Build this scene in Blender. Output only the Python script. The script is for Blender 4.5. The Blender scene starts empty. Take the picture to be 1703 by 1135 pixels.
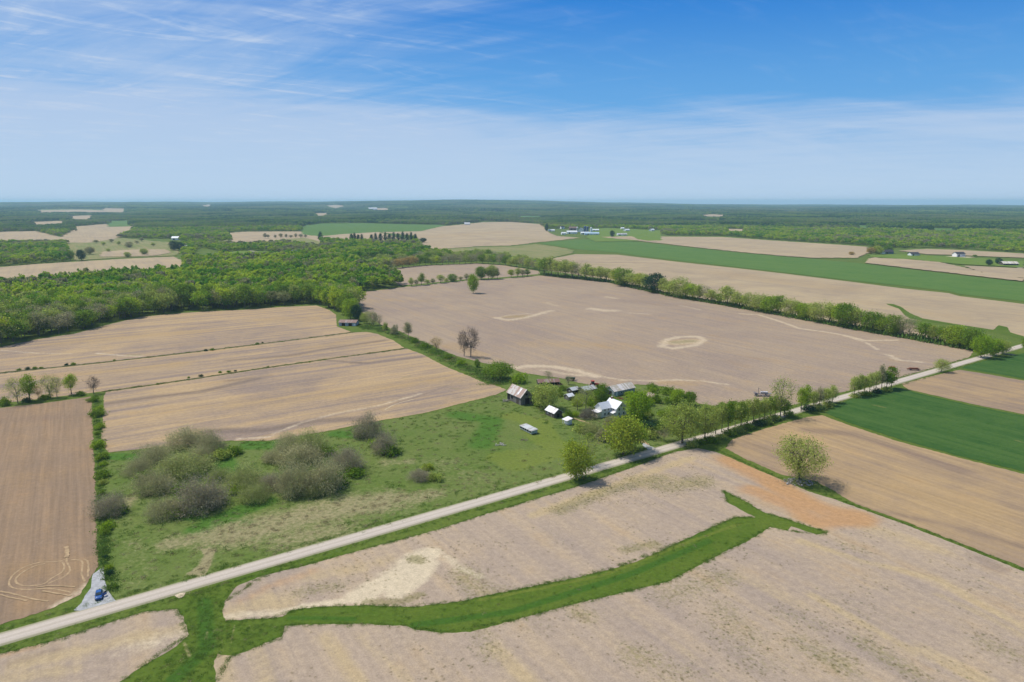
import bpy, math, random
import numpy as np
from mathutils import Vector, Matrix
from mathutils.geometry import delaunay_2d_cdt

C = bpy.context.scene.collection
scene = bpy.context.scene
random.seed(7)
R = math.radians

# ---------------------------------------------------------------- survey of the place
# The drone hovers 105 m above flat farmland; positions on the ground were surveyed from
# bearings (x, y) read off the photograph and turned into metres here.
CAM_H = 105.0
FPX = 1135.3
CX, CY = 851.5, 567.5
PIT = math.atan(232.0 / FPX)
SP, CP = math.sin(PIT), math.cos(PIT)


def P(x, y, z=0.0):
    a = (x - CX) / FPX
    b = (y - CY) / FPX
    t = (CAM_H - z) / (SP + b * CP)
    return (a * t, (CP - b * SP) * t)


def unP(X, Y, z=0.0):
    X = np.asarray(X, float); Y = np.asarray(Y, float)
    d = z - CAM_H
    depth = Y * CP - d * SP
    v = -(Y * SP + d * CP)
    return CX + FPX * X / depth, CY + FPX * v / depth


def top_height(y_base, y_top, x=CX):
    X, Y = P(x, y_base)
    b = (y_top - CY) / FPX
    return CAM_H - Y * (SP + b * CP) / (CP - b * SP)


def sstep(a, b, v):
    t = np.clip((v - a) / (b - a), 0, 1)
    return t * t * (3 - 2 * t)


def hgt(x, y):
    """Ground height: flat farmland near, low wooded hills far away."""
    x = np.asarray(x, float); y = np.asarray(y, float)
    r = np.hypot(x, y)
    u = x / np.maximum(np.abs(y), 1.0)
    front = sstep(1500, 4500, y)
    left = sstep(0.42, -0.02, u)
    base = 70 * sstep(4500, 17000, r) * left
    mid = 52 * sstep(6500, 12500, r) * np.exp(-((u + 0.07) / 0.16) ** 2) * (1 - 0.5 * sstep(14000, 18000, r))
    bump = (np.sin(x * 0.0013 + 1.3) * np.sin(y * 0.0009 + 0.4) + 0.6 * np.sin(x * 0.0031 + 2.0 + y * 0.0011)) * 7 * sstep(3800, 8000, r)
    return front * (base + mid + bump + 2.0 * sstep(3800, 6000, r))


# ---------------------------------------------------------------- object helpers
def tag(o, label=None, cat=None, group=None, kind=None):
    if label: o['label'] = label
    if cat: o['category'] = cat
    if group: o['group'] = group
    if kind: o['kind'] = kind
    return o


def link(o, parent=None):
    C.objects.link(o)
    if parent: o.parent = parent
    return o


def empty(name, loc=(0, 0, 0), rz=0.0):
    o = bpy.data.objects.new(name, None)
    o.location = loc; o.rotation_euler = (0, 0, rz); o.empty_display_size = 0.5
    return link(o)


def tri_mesh(name, V, T, mat=None):
    V = np.asarray(V, np.float32).reshape(-1, 3); T = np.asarray(T, np.int32).reshape(-1, 3)
    me = bpy.data.meshes.new(name)
    me.vertices.add(len(V)); me.vertices.foreach_set('co', V.ravel())
    me.loops.add(len(T) * 3); me.loops.foreach_set('vertex_index', T.ravel())
    me.polygons.add(len(T))
    me.polygons.foreach_set('loop_start', np.arange(0, len(T) * 3, 3, dtype=np.int32))
    me.polygons.foreach_set('loop_total', np.full(len(T), 3, np.int32))
    me.update(calc_edges=True)
    if mat: me.materials.append(mat)
    return me


class MB:
    """collects boxes, prisms and tubes, then links them as ONE mesh object"""
    def __init__(s): s.v = []; s.f = []

    def add(s, vs, fs):
        o = len(s.v)
        s.v += [tuple(v) for v in vs]; s.f += [tuple(i + o for i in f) for f in fs]
        return s

    def box(s, cx, cy, cz, dx, dy, dz, rz=0.0, tilt=0.0):
        c, sn = math.cos(rz), math.sin(rz)
        vs = []
        for k in (-1, 1):
            for a, b in ((-1, -1), (1, -1), (1, 1), (-1, 1)):
                x, y, z = a * dx / 2, b * dy / 2, k * dz / 2
                x, z = x * math.cos(tilt) + z * math.sin(tilt), -x * math.sin(tilt) + z * math.cos(tilt)
                vs.append((cx + x * c - y * sn, cy + x * sn + y * c, cz + z))
        return s.add(vs, [(0, 3, 2, 1), (4, 5, 6, 7), (0, 1, 5, 4), (1, 2, 6, 5), (2, 3, 7, 6), (3, 0, 4, 7)])

    def prism(s, prof, y0, y1, axis='y'):
        """profile in x-z swept along y (or profile y-z swept along x)"""
        n = len(prof)
        if axis == 'y':
            vs = [(a, y0, b) for a, b in prof] + [(a, y1, b) for a, b in prof]
        else:
            vs = [(y0, a, b) for a, b in prof] + [(y1, a, b) for a, b in prof]
        fs = [tuple(range(n)), tuple(range(2 * n - 1, n - 1, -1))]
        fs += [(i, i + n, (i + 1) % n + n, (i + 1) % n) for i in range(n)]
        return s.add(vs, fs)

    def tube(s, p, q, r, n=6, r2=None):
        p, q = Vector(p), Vector(q); d = (q - p).normalized()
        a = d.orthogonal().normalized(); b = d.cross(a)
        r2 = r if r2 is None else r2
        vs = [p + (a * math.cos(t) + b * math.sin(t)) * r for t in [6.2832 * i / n for i in range(n)]]
        vs += [q + (a * math.cos(t) + b * math.sin(t)) * r2 for t in [6.2832 * i / n for i in range(n)]]
        fs = [(i, (i + 1) % n, (i + 1) % n + n, i + n) for i in range(n)] + [tuple(range(n))[::-1], tuple(range(n, 2 * n))]
        return s.add(vs, fs)

    def mesh(s, name, mat, bevel=0.0):
        me = bpy.data.meshes.new(name)
        me.from_pydata(s.v, [], s.f)
        if mat: me.materials.append(mat)
        import bmesh
        bm = bmesh.new(); bm.from_mesh(me)
        bmesh.ops.recalc_face_normals(bm, faces=bm.faces)
        if bevel > 0:
            bmesh.ops.bevel(bm, geom=list(bm.edges), offset=bevel, segments=2, affect='EDGES', clamp_overlap=True)
        bm.to_mesh(me); bm.free()
        return me

    def build(s, name, mat, parent=None, bevel=0.0):
        return link(bpy.data.objects.new(name, s.mesh(name, mat, bevel)), parent)


# ---------------------------------------------------------------- material helpers
class NT:
    def __init__(s, name):
        s.m = bpy.data.materials.new(name); s.m.use_nodes = True
        s.t = s.m.node_tree; s.t.nodes.clear()
        s.out = s.t.nodes.new('ShaderNodeOutputMaterial')

    def n(s, typ, **kw):
        nd = s.t.nodes.new(typ)
        for k, v in kw.items(): setattr(nd, k, v)
        return nd

    def put(s, sock, v):
        if isinstance(v, bpy.types.NodeSocket): s.t.links.new(v, sock)
        elif isinstance(v, tuple) and len(v) == 3 and sock.type == 'RGBA': sock.default_value = (*v, 1)
        else: sock.default_value = v

    def math(s, op, a, b=0.0, clamp=False):
        nd = s.n('ShaderNodeMath', operation=op, use_clamp=clamp)
        s.put(nd.inputs[0], a); s.put(nd.inputs[1], b)
        return nd.outputs[0]

    def mix(s, f, a, b, blend='MIX'):
        nd = s.n('ShaderNodeMix', data_type='RGBA', blend_type=blend)
        s.put(nd.inputs[0], f); s.put(nd.inputs[6], a); s.put(nd.inputs[7], b)
        return nd.outputs[2]

    def noise(s, vec, scale=1.0, detail=2.0, rough=0.5, dist=0.0):
        nd = s.n('ShaderNodeTexNoise')
        s.put(nd.inputs['Vector'], vec); nd.inputs['Scale'].default_value = scale
        nd.inputs['Detail'].default_value = detail; nd.inputs['Roughness'].default_value = rough
        nd.inputs['Distortion'].default_value = dist
        return nd.outputs[0]

    def ramp(s, v, a, b, lo=0.0, hi=1.0):
        nd = s.n('ShaderNodeMapRange', interpolation_type='SMOOTHSTEP')
        s.put(nd.inputs[0], v); nd.inputs[1].default_value = a; nd.inputs[2].default_value = b
        nd.inputs[3].default_value = lo; nd.inputs[4].default_value = hi
        return nd.outputs[0]

    def pos(s): return s.n('ShaderNodeNewGeometry').outputs['Position']

    def objco(s): return s.n('ShaderNodeTexCoord').outputs['Object']

    def mapped(s, vec, ang=0.0, sc=(1, 1, 1)):
        """turn the coordinates so that x runs along direction ang, then stretch"""
        r = s.n('ShaderNodeVectorRotate', rotation_type='Z_AXIS')
        s.put(r.inputs['Vector'], vec); r.inputs['Angle'].default_value = -ang
        m = s.n('ShaderNodeVectorMath', operation='MULTIPLY')
        s.put(m.inputs[0], r.outputs[0]); m.inputs[1].default_value = sc
        return m.outputs[0]

    def attr(s, name):
        nd = s.n('ShaderNodeAttribute', attribute_name=name)
        return nd.outputs

    def bump(s, h, strength, dist):
        nd = s.n('ShaderNodeBump'); s.put(nd.inputs['Height'], h)
        nd.inputs['Strength'].default_value = strength; nd.inputs['Distance'].default_value = dist
        return nd.outputs[0]

    def bsdf(s, col, rough=0.9, normal=None, spec=0.2, metal=0.0):
        nd = s.n('ShaderNodeBsdfPrincipled')
        s.put(nd.inputs['Base Color'], col); s.put(nd.inputs['Roughness'], rough)
        nd.inputs['Specular IOR Level'].default_value = spec; nd.inputs['Metallic'].default_value = metal
        if normal: s.put(nd.inputs['Normal'], normal)
        s.t.links.new(nd.outputs[0], s.out.inputs[0])
        return nd


def soil(name, c1, c2, ang, gold=(0.38, 0.26, 0.13), pale=(0.54, 0.43, 0.30), dark=(0.165, 0.12, 0.105),
         weed=(0.20, 0.18, 0.07), orange=(0.43, 0.235, 0.10), row=0.25, streak=0.5, weeds=0.0, fine=1.0, fl=None, golds=0.35, rowgap=0.8, weedsize=1.0):
    n = NT(name); p = n.pos()
    A = n.attr('marks')
    sep = n.n('ShaderNodeSeparateColor'); n.put(sep.inputs[0], A['Color'])
    r, g, b = sep.outputs[0], sep.outputs[1], sep.outputs[2]
    w = n.attr('weedy')['Fac']; og = n.attr('orange')['Fac']
    big = n.noise(p, 0.010, 5, 0.66, 0.9)
    med = n.noise(p, 0.07, 4, 0.65)
    sm = n.noise(p, 0.55, 3, 0.65)
    st = n.noise(n.mapped(p, ang, (0.006, 0.16, 1)), 1.0, 4, 0.6)
    st2 = n.noise(n.mapped(p, ang, (0.02, rowgap, 1)), 1.0, 3, 0.6)
    f = n.math('ADD', n.math('MULTIPLY', n.math('SUBTRACT', big, 0.5), 2.6), n.math('MULTIPLY', n.math('SUBTRACT', st, 0.5), streak * 2.2))
    f = n.math('ADD', f, n.math('MULTIPLY', n.math('SUBTRACT', med, 0.5), 0.9))
    col = n.mix(n.math('ADD', f, 0.5, True), c1, c2)
    # golden stubble bands
    gm = n.ramp(n.math('ADD', n.math('ADD', n.math('MULTIPLY', g, 0.36), n.math('MULTIPLY', st, 0.7)), n.math('ADD', n.math('MULTIPLY', med, 0.4), n.math('MULTIPLY', sm, 0.25))), 0.62, 1.15)
    col = n.mix(n.math('MULTIPLY', gm, 0.35 + golds, True), col, gold)
    # darker moist bands
    dm = n.ramp(n.math('ADD', n.math('MULTIPLY', b, 0.85), n.math('ADD', n.math('MULTIPLY', n.math('SUBTRACT', st, 0.5), 1.6), n.math('MULTIPLY', n.math('SUBTRACT', med, 0.5), 0.5))), 0.1, 1.0)
    col = n.mix(n.math('MULTIPLY', dm, 0.75), col, dark)
    # clay
    om = n.ramp(n.math('ADD', og, n.math('ADD', n.math('MULTIPLY', n.math('SUBTRACT', med, 0.5), 1.1), n.math('MULTIPLY', n.math('SUBTRACT', st, 0.5), 0.8))), 0.0, 1.15)
    col = n.mix(n.math('MULTIPLY', om, 0.8), col, orange)
    # sandy washouts
    pm = n.ramp(n.math('ADD', r, n.math('ADD', n.math('MULTIPLY', n.math('SUBTRACT', n.noise(p, 0.16, 4, 0.7), 0.5), 1.2), n.math('MULTIPLY', n.math('SUBTRACT', sm, 0.5), 0.5))), 0.12, 1.0)
    col = n.mix(n.math('MULTIPLY', pm, 0.85), col, pale)
    # weeds: fine green speckle where weedy
    wn = n.noise(p, 0.9 * weedsize, 3, 0.75)
    wb = n.noise(n.mapped(p, ang, (0.02, 0.06, 1)), 1.0, 3, 0.6)
    wm = n.math('ADD', n.math('MULTIPLY', w, 0.34), n.math('MULTIPLY', n.ramp(wb, 0.5, 0.75), weeds * 0.26))
    wm = n.ramp(n.math('ADD', wn, wm), 0.60, 0.92)
    col = n.mix(n.math('MULTIPLY', wm, 0.62), col, weed)
    # drill rows and clods
    k = n.math('ADD', n.math('MULTIPLY', n.math('SUBTRACT', st2, 0.5), row * 2.0), n.math('MULTIPLY', n.math('SUBTRACT', sm, 0.5), 0.62 * fine))
    k = n.math('ADD', k, n.math('MULTIPLY', n.math('SUBTRACT', n.noise(p, 2.2, 2, 0.6), 0.5), 0.45 * fine))
    hsv = n.n('ShaderNodeHueSaturation'); n.put(hsv.inputs['Color'], col); n.put(hsv.inputs['Value'], n.math('ADD', k, 1.0))
    nrm = n.bump(n.math('ADD', sm, st2), 0.35, 0.12)
    n.bsdf(hsv.outputs[0], 0.95, nrm, 0.1)
    return n.m


def grass(name, c1, c2, tan=(0.30, 0.25, 0.12), lush=(0.05, 0.16, 0.022), dark=(0.05, 0.10, 0.045), tanamt=0.0, mow=(0.185, 0.220, 0.032), sp=0.9, ang=None):
    n = NT(name); p = n.pos()
    sep = n.n('ShaderNodeSeparateColor'); n.put(sep.inputs[0], n.attr('marks')['Color'])
    r, g, b = sep.outputs[0], sep.outputs[1], sep.outputs[2]
    big = n.noise(p, 0.03, 4, 0.6, 0.4); med = n.noise(p, 0.16, 4, 0.65); sm = n.noise(p, 0.75, 3, 0.7)
    f = n.math('ADD', n.math('MULTIPLY', n.math('SUBTRACT', big, 0.5), 1.8), n.math('MULTIPLY', n.math('SUBTRACT', med, 0.5), 1.4))
    col = n.mix(n.math('ADD', f, 0.5, True), c1, c2)
    if ang is not None:
        st = n.noise(n.mapped(p, ang, (0.004, 0.22, 1)), 1.0, 3, 0.6)
        col = n.mix(n.ramp(st, 0.4, 0.7), col, c2)
    col = n.mix(n.ramp(n.math('ADD', b, n.math('MULTIPLY', n.math('SUBTRACT', med, 0.5), 0.7)), 0.2, 0.8), col, lush)
    gm = n.ramp(n.math('ADD', g, n.math('MULTIPLY', n.math('SUBTRACT', med, 0.5), 0.8)), 0.25, 0.75)
    col = n.mix(n.math('MULTIPLY', gm, 0.6), col, mow)
    tm = n.math('ADD', n.math('MULTIPLY', r, 0.5), n.math('ADD', n.math('MULTIPLY', sm, 0.55), n.math('MULTIPLY', med, 0.3)))
    tm = n.ramp(n.math('ADD', tm, tanamt), 0.6, 0.95)
    col = n.mix(n.math('MULTIPLY', tm, 0.85), col, tan)
    k = n.math('MULTIPLY', n.math('SUBTRACT', sm, 0.5), 1.3 * sp)
    k = n.math('ADD', k, n.math('MULTIPLY', n.math('SUBTRACT', n.noise(p, 2.0, 2, 0.6), 0.5), 0.6 * sp))
    hsv = n.n('ShaderNodeHueSaturation'); n.put(hsv.inputs['Color'], col); n.put(hsv.inputs['Value'], n.math('ADD', k, 1.0))
    n.bsdf(hsv.outputs[0], 0.95, n.bump(n.math('ADD', sm, med), 0.6, 0.35), 0.08)
    return n.m


def leafmat(name, a, b, trans=0.35, var=0.5, stand=0.0, third=None):
    n = NT(name)
    oi = n.n('ShaderNodeObjectInfo').outputs['Random']
    gi = n.n('ShaderNodeNewGeometry').outputs['Random Per Island']
    if stand:
        w1 = n.noise(n.pos(), stand, 3, 0.6)
        oi2 = n.math('ADD', n.math('MULTIPLY', oi, 0.55), n.ramp(w1, 0.36, 0.64, -0.25, 0.70), True)
        col = n.mix(oi2, a, b)
        if third:
            w2 = n.noise(n.mapped(n.pos(), 0.6, (1, 1.3, 1)), stand * 1.7, 3, 0.6)
            col = n.mix(n.math('MULTIPLY', n.ramp(n.math('ADD', w2, n.math('MULTIPLY', n.math('SUBTRACT', oi, 0.5), 0.22)), 0.57, 0.63), 0.85), col, third)
    else:
        col = n.mix(oi, a, b)
    clump = n.noise(n.objco(), 0.45, 2, 0.6)
    v = n.math('ADD', n.math('MULTIPLY', n.math('SUBTRACT', gi, 0.5), var), n.math('MULTIPLY', n.math('SUBTRACT', clump, 0.5), 0.9))
    hsv = n.n('ShaderNodeHueSaturation'); n.put(hsv.inputs['Color'], col); n.put(hsv.inputs['Value'], n.math('ADD', v, 1.0))
    n.put(hsv.inputs['Hue'], n.math('ADD', n.math('MULTIPLY', n.math('SUBTRACT', gi, 0.5), 0.03), 0.5))
    d = n.n('ShaderNodeBsdfDiffuse'); n.put(d.inputs[0], hsv.outputs[0])
    t = n.n('ShaderNodeBsdfTranslucent'); n.put(t.inputs[0], hsv.outputs[0])
    m = n.n('ShaderNodeMixShader'); m.inputs[0].default_value = trans
    n.t.links.new(d.outputs[0], m.inputs[1]); n.t.links.new(t.outputs[0], m.inputs[2]); n.t.links.new(m.outputs[0], n.out.inputs[0])
    return n.m


def plain(name, col, rough=0.6, metal=0.0, var=0.25, scale=1.5, spec=0.3):
    n = NT(name)
    k = n.noise(n.objco(), scale, 4, 0.65)
    c = n.mix(n.ramp(k, 0.3, 0.7), tuple(x * (1 - var) for x in col), tuple(min(1, x * (1 + var)) for x in col))
    n.bsdf(c, rough, None, spec, metal)
    return n.m


def boards(name, c1, c2, gap=0.25, ang=0.0):
    n = NT(name); o = n.objco()
    s = n.n('ShaderNodeSeparateXYZ'); n.put(s.inputs[0], o)
    a = n.math('ADD', s.outputs[0], s.outputs[1])
    line = n.math('FRACT', n.math('DIVIDE', a, gap))
    wt = n.n('ShaderNodeTexWhiteNoise', noise_dimensions='1D'); n.put(wt.inputs['W'], n.math('FLOOR', n.math('DIVIDE', a, gap)))
    col = n.mix(wt.outputs[0], c1, c2)
    col = n.mix(n.math('MULTIPLY', n.ramp(n.noise(o, 1.2, 4, 0.7), 0.45, 0.7), 0.5), col, tuple(x * 0.55 for x in c1))
    col = n.mix(n.ramp(line, 0.06, 0.14, 0.7, 0.0), col, (0.03, 0.028, 0.025))
    n.bsdf(col, 0.85, None, 0.15)
    return n.m


def tin(name, base, rust, amt, gap=0.7):
    n = NT(name); o = n.objco()
    s = n.n('ShaderNodeSeparateXYZ'); n.put(s.inputs[0], o)
    sheet = n.math('FLOOR', n.math('DIVIDE', s.outputs[0], gap))
    wt = n.n('ShaderNodeTexWhiteNoise', noise_dimensions='1D'); n.put(wt.inputs['W'], sheet)
    f = n.math('ADD', n.math('MULTIPLY', n.noise(o, 0.5, 4, 0.65), 0.75), n.math('MULTIPLY', wt.outputs[0], 0.35))
    col = n.mix(n.ramp(f, 0.62 - amt * 0.3, 0.74 - amt * 0.3), base, rust)
    col = n.mix(n.math('MULTIPLY', wt.outputs[0], 0.25), col, tuple(x * 0.7 for x in base))
    rib = n.math('SINE', n.math('MULTIPLY', s.outputs[0], 22.0))
    n.bsdf(col, 0.55, n.bump(rib, 0.4, 0.03), 0.4)
    return n.m


# ---------------------------------------------------------------- marks on the soil (where the ground itself changes colour)
STROKES = {}


def stroke(field, kind, pts, w, s=1.0):
    STROKES.setdefault(field, []).append((kind, [P(*q) for q in pts], w, s))


def seg_dist(px, py, pts):
    d = np.full(len(px), 1e9)
    if len(pts) == 1: return np.hypot(px - pts[0][0], py - pts[0][1])
    for (x0, y0), (x1, y1) in zip(pts[:-1], pts[1:]):
        dx, dy = x1 - x0, y1 - y0; L = dx * dx + dy * dy + 1e-9
        t = np.clip(((px - x0) * dx + (py - y0) * dy) / L, 0, 1)
        d = np.minimum(d, np.hypot(px - x0 - t * dx, py - y0 - t * dy))
    return d


def inside(px, py, poly):
    px = np.asarray(px); py = np.asarray(py); r = np.zeros(len(px), bool)
    n = len(poly)
    for i in range(n):
        x0, y0 = poly[i]; x1, y1 = poly[(i + 1) % n]
        if y0 == y1: continue
        c = (y0 > py) != (y1 > py)
        r ^= c & (px < (x1 - x0) * (py - y0) / (y1 - y0) + x0)
    return r


def clip_near(pts):
    return pts


def sheet(name, pix, z, mat, key=None, step=None, jit=0.35, ground_pts=None, smooth=False):
    """a flat piece of ground, edges slightly ragged, with soft marks stored on its points"""
    rng = np.random.default_rng(abs(hash_str(name + str(pix[0] if pix else 0))) % 99991)
    g = ground_pts or [P(*q) for q in pix]
    if smooth: g = catmull(g)
    dist = min(math.hypot(*q) for q in g)
    es = max(0.9, dist / 190.0)
    out = []
    n = len(g)
    for i in range(n):
        x0, y0 = g[i]; x1, y1 = g[(i + 1) % n]
        L = math.hypot(x1 - x0, y1 - y0); e = max(es, math.hypot((x0 + x1) / 2, (y0 + y1) / 2) / 250.0)
        k = max(1, min(260, int(L / e)))
        nx, ny = -(y1 - y0) / (L + 1e-9), (x1 - x0) / (L + 1e-9)
        for j in range(k):
            t = j / k
            a = (rng.random() - 0.5) * 2 * jit * (0 if j == 0 else 1)
            out.append((x0 + (x1 - x0) * t + nx * a, y0 + (y1 - y0) * t + ny * a))
    V = [Vector(q) for q in out]; E = [(i, (i + 1) % len(out)) for i in range(len(out))]
    xs = [q[0] for q in out]; ys = [q[1] for q in out]
    if step is None:
        area = (max(xs) - min(xs)) * (max(ys) - min(ys))
        step = max(2.6, math.sqrt(area / 7000.0))
    gx, gy = np.meshgrid(np.arange(min(xs), max(xs), step), np.arange(min(ys), max(ys), step))
    gx = (gx + rng.uniform(-.3, .3, gx.shape) * step).ravel(); gy = (gy + rng.uniform(-.3, .3, gy.shape) * step).ravel()
    m = inside(gx, gy, out)
    V += [Vector((a, b)) for a, b in zip(gx[m], gy[m])]
    ex = []
    for kind, pts, w, s in STROKES.get(key or name, []):      # finer points along narrow marks
        if w > step * 1.6 or len(pts) < 2: continue
        for (x0, y0), (x1, y1) in zip(pts[:-1], pts[1:]):
            L = math.hypot(x1 - x0, y1 - y0) + 1e-9; nx, ny = -(y1 - y0) / L, (x1 - x0) / L
            for t in np.arange(0, L, max(w * .9, dist / 300.0)):
                for o in (-1.5, -.8, 0, .8, 1.5):
                    q = o * w + rng.uniform(-.15, .15) * w
                    ex.append((x0 + (x1 - x0) * t / L + nx * q, y0 + (y1 - y0) * t / L + ny * q))
    if ex:
        ex = np.array(ex); k = inside(ex[:, 0], ex[:, 1], out); V += [Vector(q) for q in ex[k]]
    vo, _, fo, *_ = delaunay_2d_cdt(V, E, [], 0, 1e-4, False)
    vx = np.array([v.x for v in vo]); vy = np.array([v.y for v in vo]); vz = hgt(vx, vy) + z
    T = []
    for f in fo:
        f = list(f)
        for i in range(1, len(f) - 1): T.append((f[0], f[i], f[i + 1]))
    T = np.array(T)
    T = T[inside(vx[T].mean(1), vy[T].mean(1), out)]
    # all faces up
    ax, ay = vx[T], vy[T]
    cr = (ax[:, 1] - ax[:, 0]) * (ay[:, 2] - ay[:, 0]) - (ax[:, 2] - ax[:, 0]) * (ay[:, 1] - ay[:, 0])
    T[cr < 0] = T[cr < 0][:, ::-1]
    me = tri_mesh(name, np.stack([vx, vy, vz], 1), T, mat)
    ch = {k: np.zeros(len(vx)) for k in ('pale', 'gold', 'dark', 'weed', 'orange')}
    for kind, pts, w, s in STROKES.get(key or name, []):
        d = seg_dist(vx, vy, pts)
        ch[kind] = np.maximum(ch[kind], s * (1 - sstep(w * 0.15, w * 1.45, d)))
    col = np.stack([ch['pale'], ch['gold'], ch['dark'], np.ones(len(vx))], 1).astype(np.float32)
    a = me.attributes.new('marks', 'FLOAT_COLOR', 'POINT'); a.data.foreach_set('color', col.ravel())
    a = me.attributes.new('weedy', 'FLOAT', 'POINT'); a.data.foreach_set('value', ch['weed'].astype(np.float32))
    a = me.attributes.new('orange', 'FLOAT', 'POINT'); a.data.foreach_set('value', ch['orange'].astype(np.float32))
    o = link(bpy.data.objects.new(name, me)); o['kind'] = 'structure'
    return o


def hash_str(s):
    h = 0
    for c in s: h = (h * 131 + ord(c)) % 2147483647
    return h


def catmull(g, k=5, closed=True):
    out = []; n = len(g)
    rng = range(n) if closed else range(n - 1)
    for i in rng:
        if closed: p = [g[(i + j - 1) % n] for j in range(4)]
        else: p = [g[max(0, min(n - 1, i + j - 1))] for j in range(4)]
        for j in range(k):
            t = j / k
            out.append(tuple(0.5 * (2 * p[1][c] + (p[2][c] - p[0][c]) * t + (2 * p[0][c] - 5 * p[1][c] + 4 * p[2][c] - p[3][c]) * t * t + (3 * p[1][c] - p[0][c] - 3 * p[2][c] + p[3][c]) * t ** 3) for c in (0, 1)))
    if not closed: out.append(g[-1])
    return out


def ribbon(name, pix, w, z, mat, smooth=True, jit=0.0, pts=None):
    g = pts or [P(*q) for q in pix]
    if smooth: g = catmull(g, 6, False)
    rng = random.Random(hash_str(name) + len(g))
    V = []; F = []
    for i, q in enumerate(g):
        a = g[max(0, i - 1)]; b = g[min(len(g) - 1, i + 1)]
        L = math.hypot(b[0] - a[0], b[1] - a[1]) + 1e-9; nx, ny = -(b[1] - a[1]) / L, (b[0] - a[0]) / L
        w1 = w / 2 + rng.uniform(-jit, jit); w2 = w / 2 + rng.uniform(-jit, jit)
        V += [(q[0] + nx * w1, q[1] + ny * w1, z), (q[0] - nx * w2, q[1] - ny * w2, z)]
        if i: F.append((2 * i - 2, 2 * i - 1, 2 * i + 1, 2 * i))
    me = bpy.data.meshes.new(name); me.from_pydata(V, [], F); me.materials.append(mat)
    o = link(bpy.data.objects.new(name, me)); o['kind'] = 'structure'
    return o
# ---------------------------------------------------------------- trees
LEAF = {
    'green': leafmat('leaf_green', (0.165, 0.270, 0.024), (0.240, 0.335, 0.040)),
    'bright': leafmat('leaf_bright', (0.270, 0.400, 0.026), (0.350, 0.460, 0.042)),
    'yellow': leafmat('leaf_yellow', (0.350, 0.420, 0.045), (0.430, 0.470, 0.070)),
    'olive': leafmat('leaf_olive', (0.360, 0.430, 0.085), (0.440, 0.490, 0.120)),
    'grey': leafmat('leaf_grey', (0.385, 0.365, 0.185), (0.440, 0.410, 0.215), 0.3, 0.35),
    'scrub': leafmat('leaf_scrub', (0.320, 0.370, 0.110), (0.380, 0.410, 0.140), 0.3, 0.35),
    'dark': leafmat('leaf_dark', (0.035, 0.090, 0.040), (0.060, 0.120, 0.048), 0.15),
    'rust': leafmat('leaf_rust', (0.460, 0.330, 0.110), (0.500, 0.370, 0.130), 0.3),
    'wood': leafmat('leaf_wood', (0.140, 0.310, 0.022), (0.500, 0.590, 0.045), stand=0.02, third=(0.36, 0.34, 0.17)),
    'twig': leafmat('twig_grey', (0.350, 0.305, 0.205), (0.390, 0.340, 0.235), 0.3, 0.35),
    'bark': leafmat('twig_brown', (0.120, 0.095, 0.080), (0.150, 0.120, 0.100), 0.05),
    'woodgrey': leafmat('leaf_woodgrey', (0.330, 0.310, 0.170), (0.390, 0.360, 0.200), 0.2),
    'dusk': leafmat('twig_dusky', (0.190, 0.165, 0.150), (0.220, 0.190, 0.170), 0.15, 0.35),
    'far': leafmat('leaf_far', (0.07, 0.17, 0.035), (0.15, 0.23, 0.055), 0.25),
}
BARK = plain('bark', (0.13, 0.10, 0.08), 0.9, var=0.4, scale=3)
BARKG = plain('bark_grey', (0.19, 0.165, 0.14), 0.9, var=0.3, scale=3)


def tube_np(path, rads, n):
    path = np.asarray(path, float); V = []; T = []
    for i, q in enumerate(path):
        d = path[min(i + 1, len(path) - 1)] - path[max(i - 1, 0)]
        d = d / (np.linalg.norm(d) + 1e-9)
        a = np.cross(d, [0.31, 0.87, 0.11]); a /= np.linalg.norm(a) + 1e-9; b = np.cross(d, a)
        for k in range(n):
            t = 6.2832 * k / n; V.append(q + (a * math.cos(t) + b * math.sin(t)) * rads[i])
    for i in range(len(path) - 1):
        for k in range(n):
            p0 = i * n + k; p1 = i * n + (k + 1) % n
            T += [(p0, p1, p1 + n), (p0, p1 + n, p0 + n)]
    return np.array(V), np.array(T)


class Acc:
    def __init__(s): s.V = []; s.T = []; s.n = 0

    def add(s, V, T):
        if len(V) == 0: return
        s.V.append(np.asarray(V)); s.T.append(np.asarray(T) + s.n); s.n += len(V)

    def mesh(s, name, mat): return tri_mesh(name, np.concatenate(s.V), np.concatenate(s.T), mat)


def cards(c, size, rng, up=0.25):
    """leaf-clump faces: one small bent triangle pair each, turned at random"""
    n = len(c)
    u = rng.normal(size=(n, 3)); u /= np.linalg.norm(u, axis=1)[:, None]
    w = rng.normal(size=(n, 3)); w[:, 2] *= (1 - up); v = np.cross(u, w); v /= np.linalg.norm(v, axis=1)[:, None] + 1e-9
    s = size * rng.uniform(0.55, 1.3, (n, 1))
    k = rng.uniform(-.35, .35, (n, 1))
    V = np.stack([c - u * s * .6, c + v * s * .55 + u * s * k, c + u * s * .6, c - v * s * .5 + np.cross(u, v) * s * .2], 1).reshape(-1, 3)
    b = np.arange(n)[:, None] * 4
    T = np.concatenate([b + [0, 1, 2], b + [0, 2, 3]], 1).reshape(-1, 3)
    return V, T


def slivers(c, d, length, width, rng):
    n = len(c)
    d = d + rng.normal(size=(n, 3)) * 0.45; d /= np.linalg.norm(d, axis=1)[:, None]
    a = np.cross(d, rng.normal(size=(n, 3))); a /= np.linalg.norm(a, axis=1)[:, None] + 1e-9
    L = length * rng.uniform(0.5, 1.4, (n, 1)); w = width
    V = np.stack([c - a * w, c + a * w, c + d * L], 1).reshape(-1, 3)
    T = (np.arange(n)[:, None] * 3 + [0, 1, 2])
    return V, T


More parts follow.
